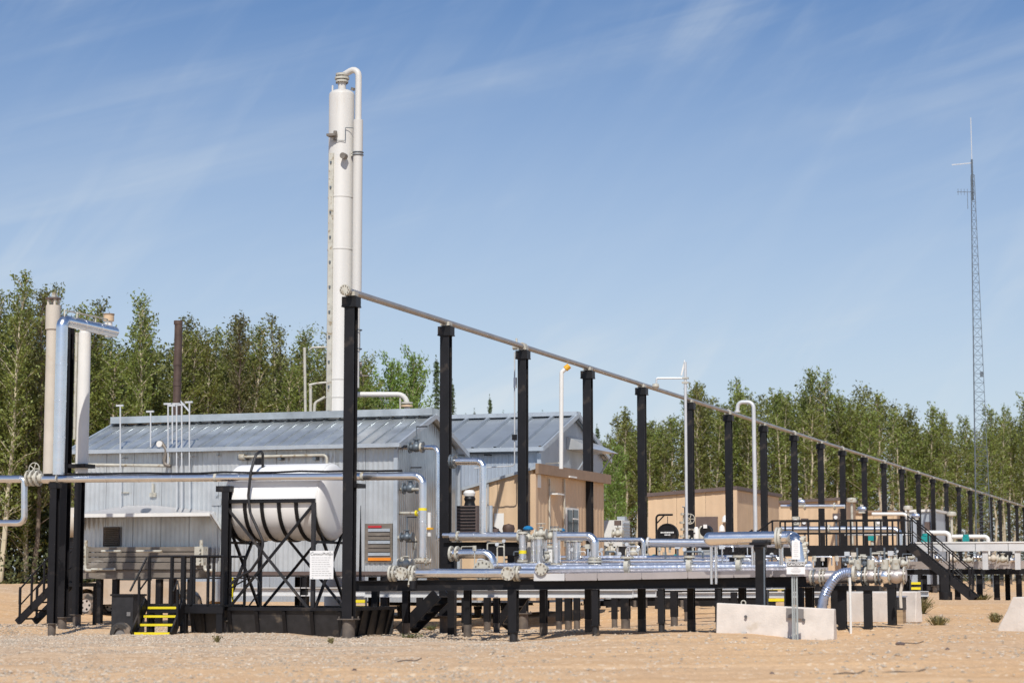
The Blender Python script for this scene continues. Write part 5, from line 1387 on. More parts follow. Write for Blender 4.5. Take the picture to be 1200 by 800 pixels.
rear_skid('low dark skid far under the middle of the tray', 690, 872, 705, 704, 80, ((700, .3, 0), (745, .3, 0), (800, .3, 0), (850, .3, 0)), th=.3, mat='black')
rear_skid('low dark skid far behind the second rack column', 455, 600, 704, 704.5, 74, ((470, .3, 0), (520, .3, 0), (560, .3, 0)), th=.3, mat='black')
# pipes lying on the skid
hz_ = M(455, 671.5); 
o = run('silver pipe lying along the near end of the skid with round blind flanges', [M(458, 671.5, 49.9), M(628, 671.5, 49.9)], .112, 'jacket', bands=1.2,
        flanges=((M(458.5, 671.5, 49.9), UD, 1.7), (M(463, 671.5, 49.9), UD, 1.7), (M(482, 671.5, 49.9), UD, 1.7), (M(486, 671.5, 49.9), UD, 1.7), (M(604, 671.5, 49.9), UD, 1.6), (M(608, 671.5, 49.9), UD, 1.6)))
for x, rr in ((471, .15), (596, .16)):
    q = M(x, 671.5, 49.65); MB().cyl(q, q + RD * .3, .09).build('branch', 'cream', o); flange_at(o, q, RD, rr, .05); flange_at(o, q - RD * .06, RD, rr, .04)
MB().tube([M(482, 674, 49.8), M(480, 686, 49.6)], .05).build('drain_leg', 'cream', o); MB().cyl(M(484, 680, 49.6), M(484, 690, 49.6), .09).build('drain_valve', 'black', o)
o = thing('blind_flange', 'large cream blind flange with a ring of bolts facing out above the skid', 'flange', M(566, 680, 50.9))
q = M(566, 668, 50.9); flange_at(o, q, RD, .245, .06, 'cream', 12, 'flange_disc'); flange_at(o, q + RD * .09, RD, .245, .06, 'cream', 0, 'flange_disc'); MB().cyl(q, q + RD * .9, .15).build('neck', 'jacket', o)
q = M(566, 668, 50.9); MB().box(q - Z * .27 + RD * .3, .3, .3, .12).build('foot', 'cream', o)
run('shiny fat elbow pipe curling down behind the large blind flange', [M(530, 648.5, 51.8), M(577, 648.5, 51.8), M(577.5, 672, 51.8)], .115, 'jacket_bright', bands=0, br=.28, flanges=((M(529, 648.5, 51.8), UD, 1.6), (M(536, 648.5, 51.8), UD, 1.6)))
o = run('upper silver pipe running right from behind the second rack column', [M(528, 628.5, 53.5), M(612, 628.5, 53.5)], .112, 'jacket', bands=.8, flanges=((M(537, 628.5, 53.5), UD, 1.25), (M(609, 628.5, 53.5), UD, 1.6)))
MB().cyl(M(519, 627, 53.5), M(528, 627, 53.5), .06).build('stub', 'jacket', o)
o = run('silver riser with an elbow at its top in front of the tan wall', [M(531, 540.5, 53.5), M(566, 540.5, 53.5), M(566, 627, 53.5)], .088, 'jacket_bright', bands=1.0, br=.16, flanges=((M(532, 540.5, 53.5), UD, 2.0, 'mast'), (M(529, 540.5, 53.5), UD, 2.0, 'mast')))
MB().cyl(V((M(575, 600, 54.2).x, M(575, 600, 54.2).y, M(575, 632, 54.2).z)), V((M(575, 600, 54.2).x, M(575, 600, 54.2).y, M(575, 592, 54.2).z)), .05).build('tracer_pipe', 'trim', o)
for (x0, x1, y0, y1, d, lab) in ((520, 612, 635, 651, 54.2, 'black plate girder below the upper silver pipe'),):
    o = thing('girder', lab, 'girder', onground(M(x0 + 40, 680, d))); a, b = M(x0, (y0 + y1) / 2, d), M(x1, (y0 + y1) / 2, d); MB().hbeam(a, b, .2, (y1 - y0) * 54 / F, .02).build('beam', 'black', o)
    for x in (530, 600): p = plane(x, 660, a, UD); MB().bar(onground(p) - Z * .1, V((p.x, p.y, a.z - .18)), .18, up=RD).build('leg', 'black', o)
o = thing('generator_box', 'black louvred cabinet with a white capped exhaust in front of the tan wall', 'cabinet', onground(M(546, 700, 59)))
a, b = M(535, 626, 59), M(558.5, 592, 59); c = (a + b) / 2; w_ = (b - a).dot(UD)
MB().box(c + RD * .4, w_, .8, b.z - a.z).build('body', 'brown', o)
for i in range(9): zz = a.z + (b.z - a.z) * (i + .5) / 9; MB().bar(V((a.x, a.y, zz)) + UD * .03 - RD * .012, V((a.x, a.y, zz)) + UD * (w_ - .03) - RD * .012, .03, .035).build('slat', 'black', o)
q = M(550.5, 592, 59.3); MB().lathe(q, Z, [(.16, 0), (.13, .1), (.16, .18), (.13, .26), (0, .27)], n=16).build('neck', 'black', o)
MB().lathe(M(550, 581, 59.3), Z, [(0, -.03), (.15, 0), (.17, .08), (.12, .16), (0, .17)], n=16).build('cap', 'white', o)
# manifold between third rack column and the tray
def riser(px, y0, y1, r_, d, mat, label, fl=True, group=None):
    a = M(px, y1, d); b = V((a.x, a.y, M(px, y0, d).z)); return run(label, [a, b], r_, mat, bands=.45 if 'jacket' in mat else 0, flanges=((b, Z, 1.5), (a + Z * .02, Z, 1.5)) if fl else ())
o = riser(612.5, 624, 658, .085, 51.5, 'jacket', 'silver riser with a yellow band at the left end of the manifold')
q = M(612.5, 647, 51.5); MB().cyl(q - Z * .03, q + Z * .05, .092).build('yellow_band', 'yellow', o)
riser(620, 632, 660, .05, 52.4, 'rusty_cream', 'thin brownish riser right of the yellow banded one')
riser(625.5, 630, 660, .075, 51.8, 'jacket_bright', 'bright slim riser below the blue actuator')
riser(632, 630, 662, .08, 51.6, 'jacket', 'silver riser with a cream flange in the middle of the manifold')
riser(638.5, 628, 660, .06, 52.3, 'jacket_bright', 'narrow riser between the two fat ones in the manifold')
riser(645.5, 640, 662, .075, 51.6, 'white', 'short white riser in the manifold')
riser(652, 620, 662, .095, 51.3, 'jacket', 'tall fat silver riser at the right end of the manifold')
riser(667.5, 633, 662, .095, 53, 'jacket', 'plain silver riser standing left of a pair behind the tray')
riser(675.5, 633, 662, .105, 52.8, 'jacket_bright', 'brighter silver riser standing right of a pair behind the tray')
valve('valve with a blue actuator above the manifold beside the third rack column', M(619, 630, 51.8), UD, .15, 'actuator', 'cream', 'blue', stem=.02)
valve('valve with a small blue actuator beside the tall fat riser', M(657.5, 630, 52), UD, .12, 'actuator', 'cream', 'blue', stem=.02)
valve('cream valve on the manifold header between the risers', M(634, 625, 51.6), UD, .14, 'wheel', 'cream', 'cream', stem=.08)
valve('black handled valve at the foot of the manifold', M(641, 652, 51.2), Z, .12, 'lever', 'cream', 'black', stem=.1)
valve('cream valve leaning beside the short white riser', M(645, 628, 51.8), UD, .13, 'lever', 'cream', 'mast', stem=.08)
run('manifold header pipe linking the risers', [M(612, 629, 51.9), M(652, 629, 51.9)], .06, 'rusty_cream', bands=0)
o = run('silver pipe turning down to a cream flange in front of the tan wall', [M(654, 628, 51), M(697, 628, 51), M(697, 655, 51)], .098, 'jacket', bands=.9, br=.2, flanges=((M(697, 654, 51), Z, 1.6), (M(697, 657.5, 51), Z, 1.85), (M(697, 661, 51), Z, 1.6)))
o = thing('blind_flange', 'small cream blind flange with bolts at the left end of the tray', 'flange', M(634, 675, 49.6)); q = M(634, 666.5, 49.7)
flange_at(o, q, RD, .14, .04, 'cream', 8, 'flange_disc'); MB().cyl(q, q + RD * .35, .08).build('neck', 'cream', o)
# tray with blue sheened pipes
def drip_tray():
    xs = [(625, 672, 680.2), (662, 671.5, 680), (700, 671, 679.6), (752, 670.4, 678.4), (806, 669.5, 677.4), (860, 668.6, 676.4), (905, 668, 675.6), (948, 667.5, 674.8)]
    o = thing('drip_tray', 'long pale metal drip tray lying on top of the black skid', 'tray', onground(M(780, 680, 50)))
    for i, ((x0, t0, b0_), (x1, t1, b1_)) in enumerate(zip(xs, xs[1:])):
        a, b, c, d = M(x0, b0_, 49.75), M(x1, b1_, 49.75), M(x1, t1, 49.75), M(x0, t0, 49.75); g_ = UD * .012
        m = MB(); m.hexa([a + g_, b - g_, b - g_ + RD * .03, a + g_ + RD * .03, d + g_, c - g_, c - g_ + RD * .03, d + g_ + RD * .03]); m.build('side_panel', 'skid' if i == 0 else 'tray', o)
    a, b = M(625, 679.5, 49.85), M(948, 674.5, 49.85); MB().hexa([a, b, b + RD * 2.2, a + RD * 2.2, a + Z * .02, b + Z * .02, b + RD * 2.2 + Z * .02, a + RD * 2.2 + Z * .02]).build('bottom_plate', 'tray', o)
    a2 = a + RD * 2.2; b2 = b + RD * 2.2; MB().hexa([a2, b2, b2 + RD * .03, a2 + RD * .03, a2 + Z * .2, b2 + Z * .2, b2 + RD * .03 + Z * .2, a2 + RD * .03 + Z * .2]).build('rear_panel', 'tray', o)
drip_tray()
o = run('blue sheened clad pipe lying along the tray, crinkled on top', [M(592, 666.5, 50.6), M(640, 666.5, 50.6), M(952, 663.5, 50.6)], .098, 'jacket_blue', bands=.55)
run('second clad pipe lying behind the crinkled one on the tray', [M(578, 662.5, 51.4), M(700, 662.5, 51.4), M(950, 660.5, 51.4)], .07, 'jacket_blue', bands=.6)
for k_i, (x, s, l) in enumerate(((735, .16, 'cream saddle fitting on the clad pipe left of the green edged box'), (808, .13, 'cream saddle fitting on the clad pipe left of the capped support post'), (866, .15, 'cream saddle fitting on the clad pipe left of the fat elbow'))):
    q = M(x, 664 - (x - 640) * .008, 50.5); o = thing('pipe_saddle', l, 'fitting', q); MB().cyl(q - UD * .05, q + UD * .05, .16, n=18).build('band', 'cream', o); MB().cyl(q, q + Z * .2, s * .4).build('nozzle', 'cream', o); flange_at(o, q + Z * .2, Z, s, .04, 'cream', 8)
# small bore tubing, gauges and clips that crowd the skid
def skid_clutter():
    o = thing('instrument_tubing', 'thin tubing with gauges and small taps crowding the top of the skid', 'tubing', M(700, 668, 51)); r = random.Random(31)
    for i in range(46):
        x = 560 + i * 11 + r.uniform(-4, 4); d = r.uniform(50.9, 54.5); yb = 662; yt = r.choice((655, 651, 646, 640, 636)) if x < 880 else r.choice((655, 652, 648))
        if x > 1058: break
        a = M(x, yb, d); b = V((a.x, a.y, M(x, yt, d).z)); s = r.choice((-1, 1)) * r.uniform(.1, .45)
        t = MB().tube([a, b, b + UD * s, b + UD * s - Z * r.uniform(.05, .2)], r.choice((.012, .018, .026)), n=6, br=.04).build('tube', r.choice(('jacket', 'cream', 'mast', 'vent')), o)
        k = r.random()
        if k < .35: MB().disc(b + Z * .05 - RD * .02, RD, .045, .03, 14).build('gauge', 'vent', t)
        elif k < .75: MB().cyl(b - Z * .1, b + Z * .02, .05, n=9).build('tap', r.choice(('cream', 'mast', 'rusty_cream')), t)
        else: MB().box(b, .12, .09, .11).build('switch_box', r.choice(('cream', 'black', 'vent')), t)
    for i in range(7):
        d = 51.7 + i * .35; x0 = r.uniform(590, 720); x1 = r.uniform(800, 940); y = r.choice((664, 661, 657, 653))
        a = M(x0, y, d); b = M(x1, y - 2, d); b.z = a.z
        MB().tube([a - Z * .3, a, b, b - Z * .3], r.choice((.03, .045, .055)), n=8, br=.1, bands=.9).build('small_pipe', r.choice(('jacket', 'jacket_bright', 'jacket_blue')), o)
skid_clutter()
# soil heaped against the feet in the foreground and a few dry sticks
def sticks():
    r = random.Random(14)
    for i, (px, py, l, lab) in enumerate(((1066, 756, .25, 'short dark stick lying in the sand below the concrete block'), (1058, 790, .32, 'bent dark stick lying near the bottom edge right of the caution sign'),
                                          (995, 792, .22, 'thin dark twig lying near the bottom edge'), (480, 776, .2, 'small dark twig in the gravel below the nearest rack columns'))):
        p = G(px, py) + Z * .02; a = r.uniform(-.3, .3); d = V((math.cos(a), math.sin(a) * .5, 0))
        single(MB().tube([p - d * l, p - d * l * .2 + Z * .02 + V((0, .05, 0)), p + d * l * .5 + Z * .01, p + d * l + Z * .05], .012, n=6, br=.05), 'stick', 'bark_dark', lab, 'stick', p)
sticks()
# middle pipes above the tray
run('thin silver pipe stepping down to the tray in front of the dark fourth gap', [M(698, 632, 53), M(754, 632, 53), M(754, 662, 53)], .055, 'jacket_bright', bands=1.2, br=.08)
run('silver pipe running from the dark column to the fat rounded pipe', [M(758, 635.5, 52), M(925, 636.5, 52)], .098, 'jacket', bands=1.3, flanges=((M(760, 635.5, 52), UD, 1.3, 'skid'),))
o = run('fat silver pipe with a rounded end and a flanged elbow beside the caution sign', [M(832, 631, 49.2), M(928, 629.5, 49.2), M(933, 634, 49.0), M(937, 660, 49.0)], .148, 'jacket_bright', bands=1.6, br=.25,
        flanges=((M(911, 630, 49.2), UD, 1.55), (M(914.5, 630, 49.2), UD, 1.55)))
q = M(832, 631, 49.2); MB().lathe(q, -UD, [(.148 * math.cos(t), .14 * math.sin(t)) for t in [math.pi / 2 * i / 6 for i in range(7)]], n=18).build('rounded_end', 'jacket_bright', o)
o = thing('small_fittings', 'cluster of small cream studs and fittings beside the elbow of the fat pipe', 'fittings', M(944, 662, 49)); m = MB(); r = random.Random(9)
for i in range(16): q = M(941 + r.uniform(-2, 4), 630 + i * 2.1, 49); m.cyl(q - UD * .05, q + UD * .05, r.uniform(.03, .06), n=8)
m.build('studs', 'cream', o)
hcolumn('tall capped black post in front of the tray, left of the caution sign', 891, 640, 716, 49.0, w=.21, name='support_post', cap=False, pile=False, ledge=.0)[0]
p_ = M(891, 637, 49.0); o = thing('post_head', 'black rounded head on the capped post under the fat pipe', 'bracket', p_ - Z * .12)
MB().cyl(p_ - UD * .12 - Z * .06, p_ + UD * .12 - Z * .06, .12).build('roller', 'black', o); MB().box(p_ + Z * .0, .42, .3, .05).build('saddle_plate', 'black', o)
single(MB().bar(onground(M(895.6, 700, 48.8)), M(895.6, 641, 48.8), .03, .03, up=RD), 'conduit', 'mast', 'thin grey conduit strapped to the right side of the capped black post', 'conduit')
for i, (x, y0, y1, l) in enumerate(((834, 640, 684, 'left of a pair of thin bright uprights in front of the tray'), (839.5, 640, 684, 'right of a pair of thin bright uprights in front of the tray'), (883, 640, 662, 'thin silver upright just left of the capped black post'), (915.5, 640, 662, 'thin silver upright below the flanges of the fat pipe'))):
    a = M(x, y1, 49.6); b = V((a.x, a.y, M(x, y0, 49.6).z)); single(MB().tube([a, b], .035 if i < 2 else .05, n=10), 'upright_pipe', 'jacket_bright', l, 'pipe', a)

# the row behind: mezzanine, steps, boxes
BK = lambda px, py, Y=78: plane(px, py, pt(1100, HOR, Y), UD)
def mezzanine():
    dz = BK(1000, 638.5).z; a, b = BK(818, 640), BK(1062, 640); a.z = b.z = dz; n = (b - a).dot(UD)
    o = thing('mezzanine', 'long black walkway with handrails in front of the rack columns', 'walkway', onground(b))
    q = lambda t, r_, z: V((a.x, a.y, z)) + UD * t + RD * r_
    th = 12 * 80 / F
    MB().box(q(n / 2, 0, dz - th / 2 - .005), n, .10, th).build('edge_beam', 'black', o); MB().box(q(n / 2, 1.4, dz - th / 2 - .005), n, .10, th).build('edge_beam', 'black', o)
    k = 14
    for i in range(k): MB().box(q(n * (i + .5) / k, .7, dz - .02), n / k - .03, 1.28, .04).build('deck_grating', 'black', o)
    t0 = t_u(V((a.x, a.y, 0)), 906); zr = BK(1000, 609).z; zm = BK(1000, 624).z
    for r_ in (0, 1.4):
        MB().bar(q(t0, r_, zr), q(n, r_, zr), .055).build('handrail', 'black', o); MB().bar(q(t0, r_, zm), q(n, r_, zm), .045).build('mid_rail', 'black', o)
        for x in (906, 921, 948, 961, 985, 998, 1005, 1026, 1041, 1047, 1061):
            if r_ and x in (948, 998, 1041): continue
            t = t_u(V((a.x, a.y, 0)), x); MB().bar(q(t, r_, dz), q(t, r_, zr), .06).build('rail_post', 'black', o)
    MB().cyl(q(t0, 0, zr), q(t0 - .9, 0, dz + .3), .03, n=7).build('sloped_rail', 'black', o)
    for x in (830, 880, 958, 1050):
        for r_ in (.05, 1.35): t = t_u(V((a.x, a.y, 0)), x); p = q(t, r_, 0); MB().hbeam(V((p.x, p.y, gz(p.x, p.y) - .1)), V((p.x, p.y, dz - th - .01)), .22, .22, .02, up=RD).build('leg', 'black', o)
    return dz
mdz = mezzanine()
top_ = BK(1064, 644); bot = BK(1141, 703); bot = V((bot.x, bot.y, bot.z)); Ls = (bot - top_).dot(UD)
stair('long_stair', 'long black stair coming down to the sand at the right end of the walkway', V((bot.x, bot.y, bot.z)), -UD, Ls, mdz - bot.z - .02, RD * 1.0, 11, rail=1.1, width_bar=.28)
p_ = BK(1108, 690); o = thing('stair_support', 'single black pile under the middle of the long stair', 'post', onground(p_)); MB().hbeam(onground(p_) - Z * .1, V((p_.x, p_.y, BK(1108, 676).z)), .32, .3, .03, up=RD).build('post', 'black', o); MB().cyl(onground(p_) - Z * .3, onground(p_) + Z * .3, .24).build('pile', 'black', o)
def yellow_steps(label, x0, x1, ys, Y, ref):
    f_ = lambda px, py, e=0: plane(px, py, pt(ref, HOR, Y + e), UD)
    A = onground(f_((x0 + x1) / 2, ys[-1] + 8)); o = thing('step_ladder', label, 'steps', A)
    for i, y in enumerate(ys):
        a, b = f_(x0, y, (len(ys) - i) * .2), f_(x1, y, (len(ys) - i) * .2); t = MB().hexa([a - Z * .05, b - Z * .05, b - Z * .05 + RD * .2, a - Z * .05 + RD * .2, a, b, b + RD * .2, a + RD * .2]).build('tread', 'black', o)
        MB().bar(a - RD * .015, b - RD * .015, .03, .08).build('nosing', 'yellow', t)
    for x in (x0 - 1, x1 + 1): a, b = f_(x, ys[-1] + 8), f_(x, ys[0] - 2, len(ys) * .2 + .2); MB().bar(V((a.x, a.y, gz(a.x, a.y))), b, .06, .2).build('stringer', 'black', o)
yellow_steps('three yellow edged steps under the skid right of the capped black post', 901, 919, (682.5, 689, 702.5), 60, 910)
yellow_steps('two yellow edged steps glimpsed behind the nearest tall rack column', 417, 428, (704, 711), 57.5, 422)
yellow_steps('yellow edged steps far under the right end of the tray', 1068, 1079, (683, 689), 72, 1074)
# black stairs under the skid
ga = onground(M(468, 728, 54.5)); tp2 = M(512, 696, 54.5)
stair('access_stair', 'black stair rising under the skid between the two nearest rack columns', ga, UD, (tp2 - ga).dot(UD), tp2.z - ga.z, RD * .8, 5, rail=0, width_bar=.30)
ga = onground(M(580, 725, 60)); tp2 = M(606, 697, 60)
stair('access_stair', 'short dark stair under the skid behind the first front pile', ga, UD, (tp2 - ga).dot(UD), tp2.z - ga.z, RD * .8, 4, rail=0, width_bar=.2)
ga = BK(846, 664, 74); tp2 = BK(882, 640, 74)
stair('access_stair', 'dark stair with sloping rails seen through the gap above the tray', ga, UD, (tp2 - ga).dot(UD), tp2.z - ga.z, RD * .8, 5, rail=.6, width_bar=.1)

# equipment against the tan buildings
E_ = lambda px, py, Y, x0=None: plane(px, py, pt(x0 or px, HOR, Y), UD)
o = thing('sign_disc', 'round black sign with white lettering hanging from a black bracket', 'sign', onground(pt(770, 700, 72)))
q = pt(782.5, 626, 72); MB().disc(q, RD, 13 * 72 / F, .12, 32).build('disc', 'black', o); MB().ring(q - RD * .07, RD, 12.4 * 72 / F, .02, 28).build('rim', 'black_dull', o)
m = MB(); r = random.Random(12)
for zz, w0_, h_ in ((.07, .46, .055), (-.01, .18, .05)):
    x = -w0_ / 2
    while x < w0_ / 2: ww = r.uniform(.03, .055); m.box(q - RD * .066 + UD * (x + ww / 2) + Z * zz, ww, .008, h_ * r.uniform(.7, 1)); x += ww + .014
m.build('lettering', 'paper', o)
a = pt(769.5, 660, 72.3); a.z = gz(a.x, a.y); zt = pt(769.5, 603, 72.3).z
MB().tube([a, V((a.x, a.y, zt)), V((a.x, a.y, zt)) + UD * .58], .035, n=8, br=.12).build('bracket', 'black', o); MB().bar(V((a.x, a.y, zt - .30)), V((a.x, a.y, zt)) + UD * .3, .04).build('brace', 'black', o); MB().cyl(q + Z * .36, q + Z * .62, .012, n=6).build('hanger', 'black', o)
a = pt(792, 660, 72.3); MB().bar(onground(a), V((a.x, a.y, pt(792, 636, 72.3).z)), .04).build('leg', 'black', o)
o = thing('compressor_box', 'low black box with teal ends below the round black sign', 'machine', onground(pt(779, 690, 71))); a, b = E_(763, 662, 71, 779), E_(795, 650, 71, 779); c = (a + b) / 2; w_ = (b - a).dot(UD); h_ = b.z - a.z
MB().box(c, w_ * .70, .6, h_).build('body', 'black_dull', o)
for s in (-1, 1): MB().lathe(c + UD * s * w_ * .35, UD * s, [(.0, .14), (.16, .13), (.20, .05), (.20, 0)], n=16).build('end_cover', 'teal', o)
MB().boxz(c, w_ * .6, .5, gz(c.x, c.y), a.z - .01).build('stand', 'black', o); MB().cyl(c + Z * h_ / 2, c + Z * (h_ / 2 + .1), .07).build('valve', 'cream', o)
o = thing('air_unit', 'white cabinet with a grey louvred side between the tan buildings', 'cabinet', onground(pt(720, 690, 78))); a, b = E_(708, 640, 78, 720), E_(729, 609, 78, 720); c = (a + b) / 2 + RD * .5; w_ = (b - a).dot(UD); h_ = b.z - a.z
MB().box(c, w_, 1.0, h_).build('body', 'white', o)
for i in range(7): MB().box(c + UD * (w_ / 2 + .02) + Z * (h_ * (i - 3) / 8), .04, .85, .06).build('louvre', 'trim', o)
MB().box(c + Z * (h_ / 2 + .07) + UD * .2, .3, .3, .14).build('top_hood', 'trim', o); MB().boxz(c, w_ * .9, .9, gz(c.x, c.y), c.z - h_ / 2 - .003).build('plinth', 'black_dull', o)
for x, y, s, tp, mt, l in ((716, 645, .22, 'lever', 'black', 'black topped valve below the white cabinet'), (724, 625, .18, 'box', 'brown', 'dark boxed actuator in front of the white cabinet'),
                        (742, 648, .22, 'wheel', 'rusty_cream', 'brown wheeled valve between the white cabinet and the fifth rack column'), (806, 634, .16, 'lever', 'black', 'small valve at the foot of the wind vane pole')):
    valve(l, E_(x, y, 70, x), UD, s, tp, 'cream', mt, stem=.1)
for x, y0, y1, l in ((714, 640, 664, 'thin cream upright left of two below the white cabinet'), (723, 642, 664, 'thin silver upright right of two below the white cabinet'), (737, 638, 664, 'thin silver upright beside the brown wheeled valve')):
    a, b = E_(x, y1, 68, x), E_(x, y0, 68, x); single(MB().tube([V((a.x, a.y, a.z - .4)), V((a.x, a.y, b.z))], .055, n=10), 'upright_pipe', 'cream' if x == 714 else 'jacket', l, 'pipe')
o = thing('wheel_valve', 'cream wellhead style valve stack with a spoked handwheel beside the sixth rack column', 'valve', E_(803, 668, 68, 803))
a = E_(803, 668, 68, 803); b = V((a.x, a.y, E_(803, 594, 68, 803).z)); MB().cyl(a, b - Z * .25, .06).build('stem', 'cream', o)
for y, r_ in ((602, .13), (612, .17), (620, .14), (628, .17), (640, .14)): flange_at(o, V((a.x, a.y, E_(803, y, 68, 803).z)), Z, r_, .07, 'cream', 0)
handwheel(MB(), V((a.x, a.y, E_(803, 608, 68, 803).z)) + UD * .22 - RD * .2, RD, .16).build('handwheel', 'cream', o)
MB().tube([b - Z * .25, b, b - UD * .08 + Z * .02], .02, n=6).build('gauge_tube', 'mast', o)
MB().bar(V((a.x, a.y, E_(803, 620, 68, 803).z)), V((a.x, a.y, E_(803, 620, 68, 803).z)) + UD * .3, .05).build('arm', 'cream', o)
for x, y0, y1, r_, mt, l in ((816, 617, 634, .09, 'white', 'left of two white canisters beside the sixth rack column'), (822, 616, 634, .08, 'cream', 'right of two pale canisters beside the sixth rack column')):
    a, b = E_(x, y1, 70, x), E_(x, y0, 70, x); o = thing('canister', l, 'canister', V((a.x, a.y, a.z))); MB().lathe(V((a.x, a.y, a.z)), Z, [(0, 0), (r_, 0), (r_, b.z - a.z - .08), (r_ * .5, b.z - a.z), (0, b.z - a.z)], n=14).build('body', mt, o)
o = thing('blower', 'black round blower with a white plate in front of the brown door', 'machine', E_(828, 634, 69, 828)); q = E_(828, 622, 69, 828)
MB().disc(q, RD, .19, .3, 20).build('housing', 'black', o); MB().box(q - RD * .17 + Z * .15, .12, .03, .12).build('plate', 'paper', o); MB().cyl(q - Z * .4, q, .06).build('neck', 'black', o)
o = thing('grey_cabinet', 'pale cabinet between black posts above the tray left of the capped post', 'cabinet', onground(pt(828, 690, 80))); a, b = E_(820, 654, 80, 828), E_(834, 644, 80, 828); c = (a + b) / 2
MB().box(c, (b - a).dot(UD), .5, b.z - a.z).build('body', 'galv', o); MB().boxz(c, (b - a).dot(UD) * .8, .4, gz(c.x, c.y), a.z - .002).build('stand', 'black', o)
# clutter of small bore fittings on the tan wall side
for x, y, l in ((581, 621, 'dark hose reel fitting low on the tan wall'), (596, 619, 'brown round casing low on the tan wall')):
    o = thing('wall_fitting', l, 'fitting', E_(x, y + 6, 60, x)); q = E_(x, y, 60, x)
    if x == 581: MB().tube([q - UD * .15 - Z * .2, q - UD * .1 + Z * .15, q + UD * .12 - Z * .05, q + UD * .2 - Z * .2], .025, n=7).build('tube', 'black', o); MB().cyl(q - Z * .1, q + Z * .05, .09).build('body', 'brown', o)
    else: MB().lathe(q, Z, [(0, .14), (.15, .10), (.18, 0), (.15, -.15), (0, -.16)], n=16).build('body', 'rust_pipe', o)

# ------------------------------------------------------------------ pale vents and poles
o = thing('vent_pole', 'pale vent pipe with a bright yellow bent tip above the tan building', 'vent pipe', pt(656.5, 549, 61)); a, b, c = pt(656.5, 549, 61), pt(658, 436, 61), pt(664, 431, 61); a.x += 0
MB().tube([V((b.x - .02, a.y, a.z - .0)), V((b.x, a.y, b.z)), c], .062, n=12, br=.1).build('pipe', 'white', o); MB().cyl(c - (c - b).normalized() * .05, c + (c - b).normalized() * .10 , .085, n=12).build('tip', 'amber', o)
MB().bar(pt(640, 543, 62), pt(655, 542, 61), .04).build('stay', 'cream', o)
o = thing('goose_neck', 'pale goose neck vent pipe standing beside the seventh rack column', 'vent pipe', BK(885, 640, 77)); f_ = lambda x, y: plane(x, y, pt(885, HOR, 77), UD)
MB().tube([f_(864, 482), f_(865, 471), f_(883, 471), V((f_(883.5, 471).x, f_(883.5, 471).y, f_(884, 640).z))], .075, n=12, br=.22).build('pipe', 'vent', o); flange_at(o, f_(864, 482), Z, .11, .06, 'vent', 0)
o = thing('vane_pole', 'thin pale pole with a side arm and a wind vane beside the sixth rack column', 'pole', onground(pt(804, 690, 66))); a = pt(804.5, 600, 66); x_ = a.x
MB().cyl(V((x_, 66, pt(804, 640, 66).z)), V((x_ - .0, 66, pt(804, 424, 66).z)), .045, n=10).build('pole', 'vent', o)
z_ = pt(804, 443, 66).z; MB().tube([V((x_, 66, z_)), V((x_ - 34 * 66 / F, 66, z_)), V((x_ - 34 * 66 / F, 66, z_ - .16))], .03, n=8, br=.05).build('arm', 'vent', o)
MB().lathe(V((x_ - 35 * 66 / F, 66, z_ - .26)), Z, [(0, .1), (.1, .08), (.12, 0), (.08, -.06), (0, -.07)], n=12).build('sensor', 'cream', o)
for dz in (.0, -.14): MB().box(V((x_, 66, z_ + dz)), .2, .12, .05).build('clamp', 'cream', o)
zt = pt(804, 424, 66).z; MB().add([V((x_, 66, zt)), V((x_ - .02, 66, zt + .08)), V((x_ - .15, 66, zt - .42)), V((x_ - .10, 66, zt - .42))], [(0, 1, 2, 3)]).extrude([V((x_, 66.01, zt)), V((x_ - .02, 66.01, zt + .08)), V((x_ - .15, 66.01, zt - .42)), V((x_ - .10, 66.01, zt - .42))], V((0, .015, 0))).build('vane', 'white', o)
MB().cyl(rk(613, 415) - UD * .45 + Z * 0, rk(613, 520) - UD * .45, .03, n=8)
p2 = rack_pts[2]; o = thing('drop_conduit', 'thin pale conduit hanging down the left side of the third rack column', 'conduit', p2 - UD * .25 + Z * 2)
zA, zB = rk(613, 412).z, rk(613, 525).z
MB().cyl(V((p2.x, p2.y, zA)) - UD * .26, V((p2.x, p2.y, zB)) - UD * .26, .022, n=8).build('conduit', 'vent', o)
MB().box(V((p2.x, p2.y, rk(613, 512).z)) - UD * .26, .12, .12, .16).build('box', 'black', o); MB().tube([V((p2.x, p2.y, zB)) - UD * .26, V((p2.x, p2.y, zB)) - UD * .26 - Z * .5 , V((p2.x, p2.y, zB)) - UD * 1.5 - Z * .55], .018, n=6, br=.1).build('flex_tail', 'vent', o)
zC = rk(613, 448).z; MB().box(V((p2.x, p2.y, zC)) - UD * .24, .08, .08, .3).build('clip', 'vent', o)

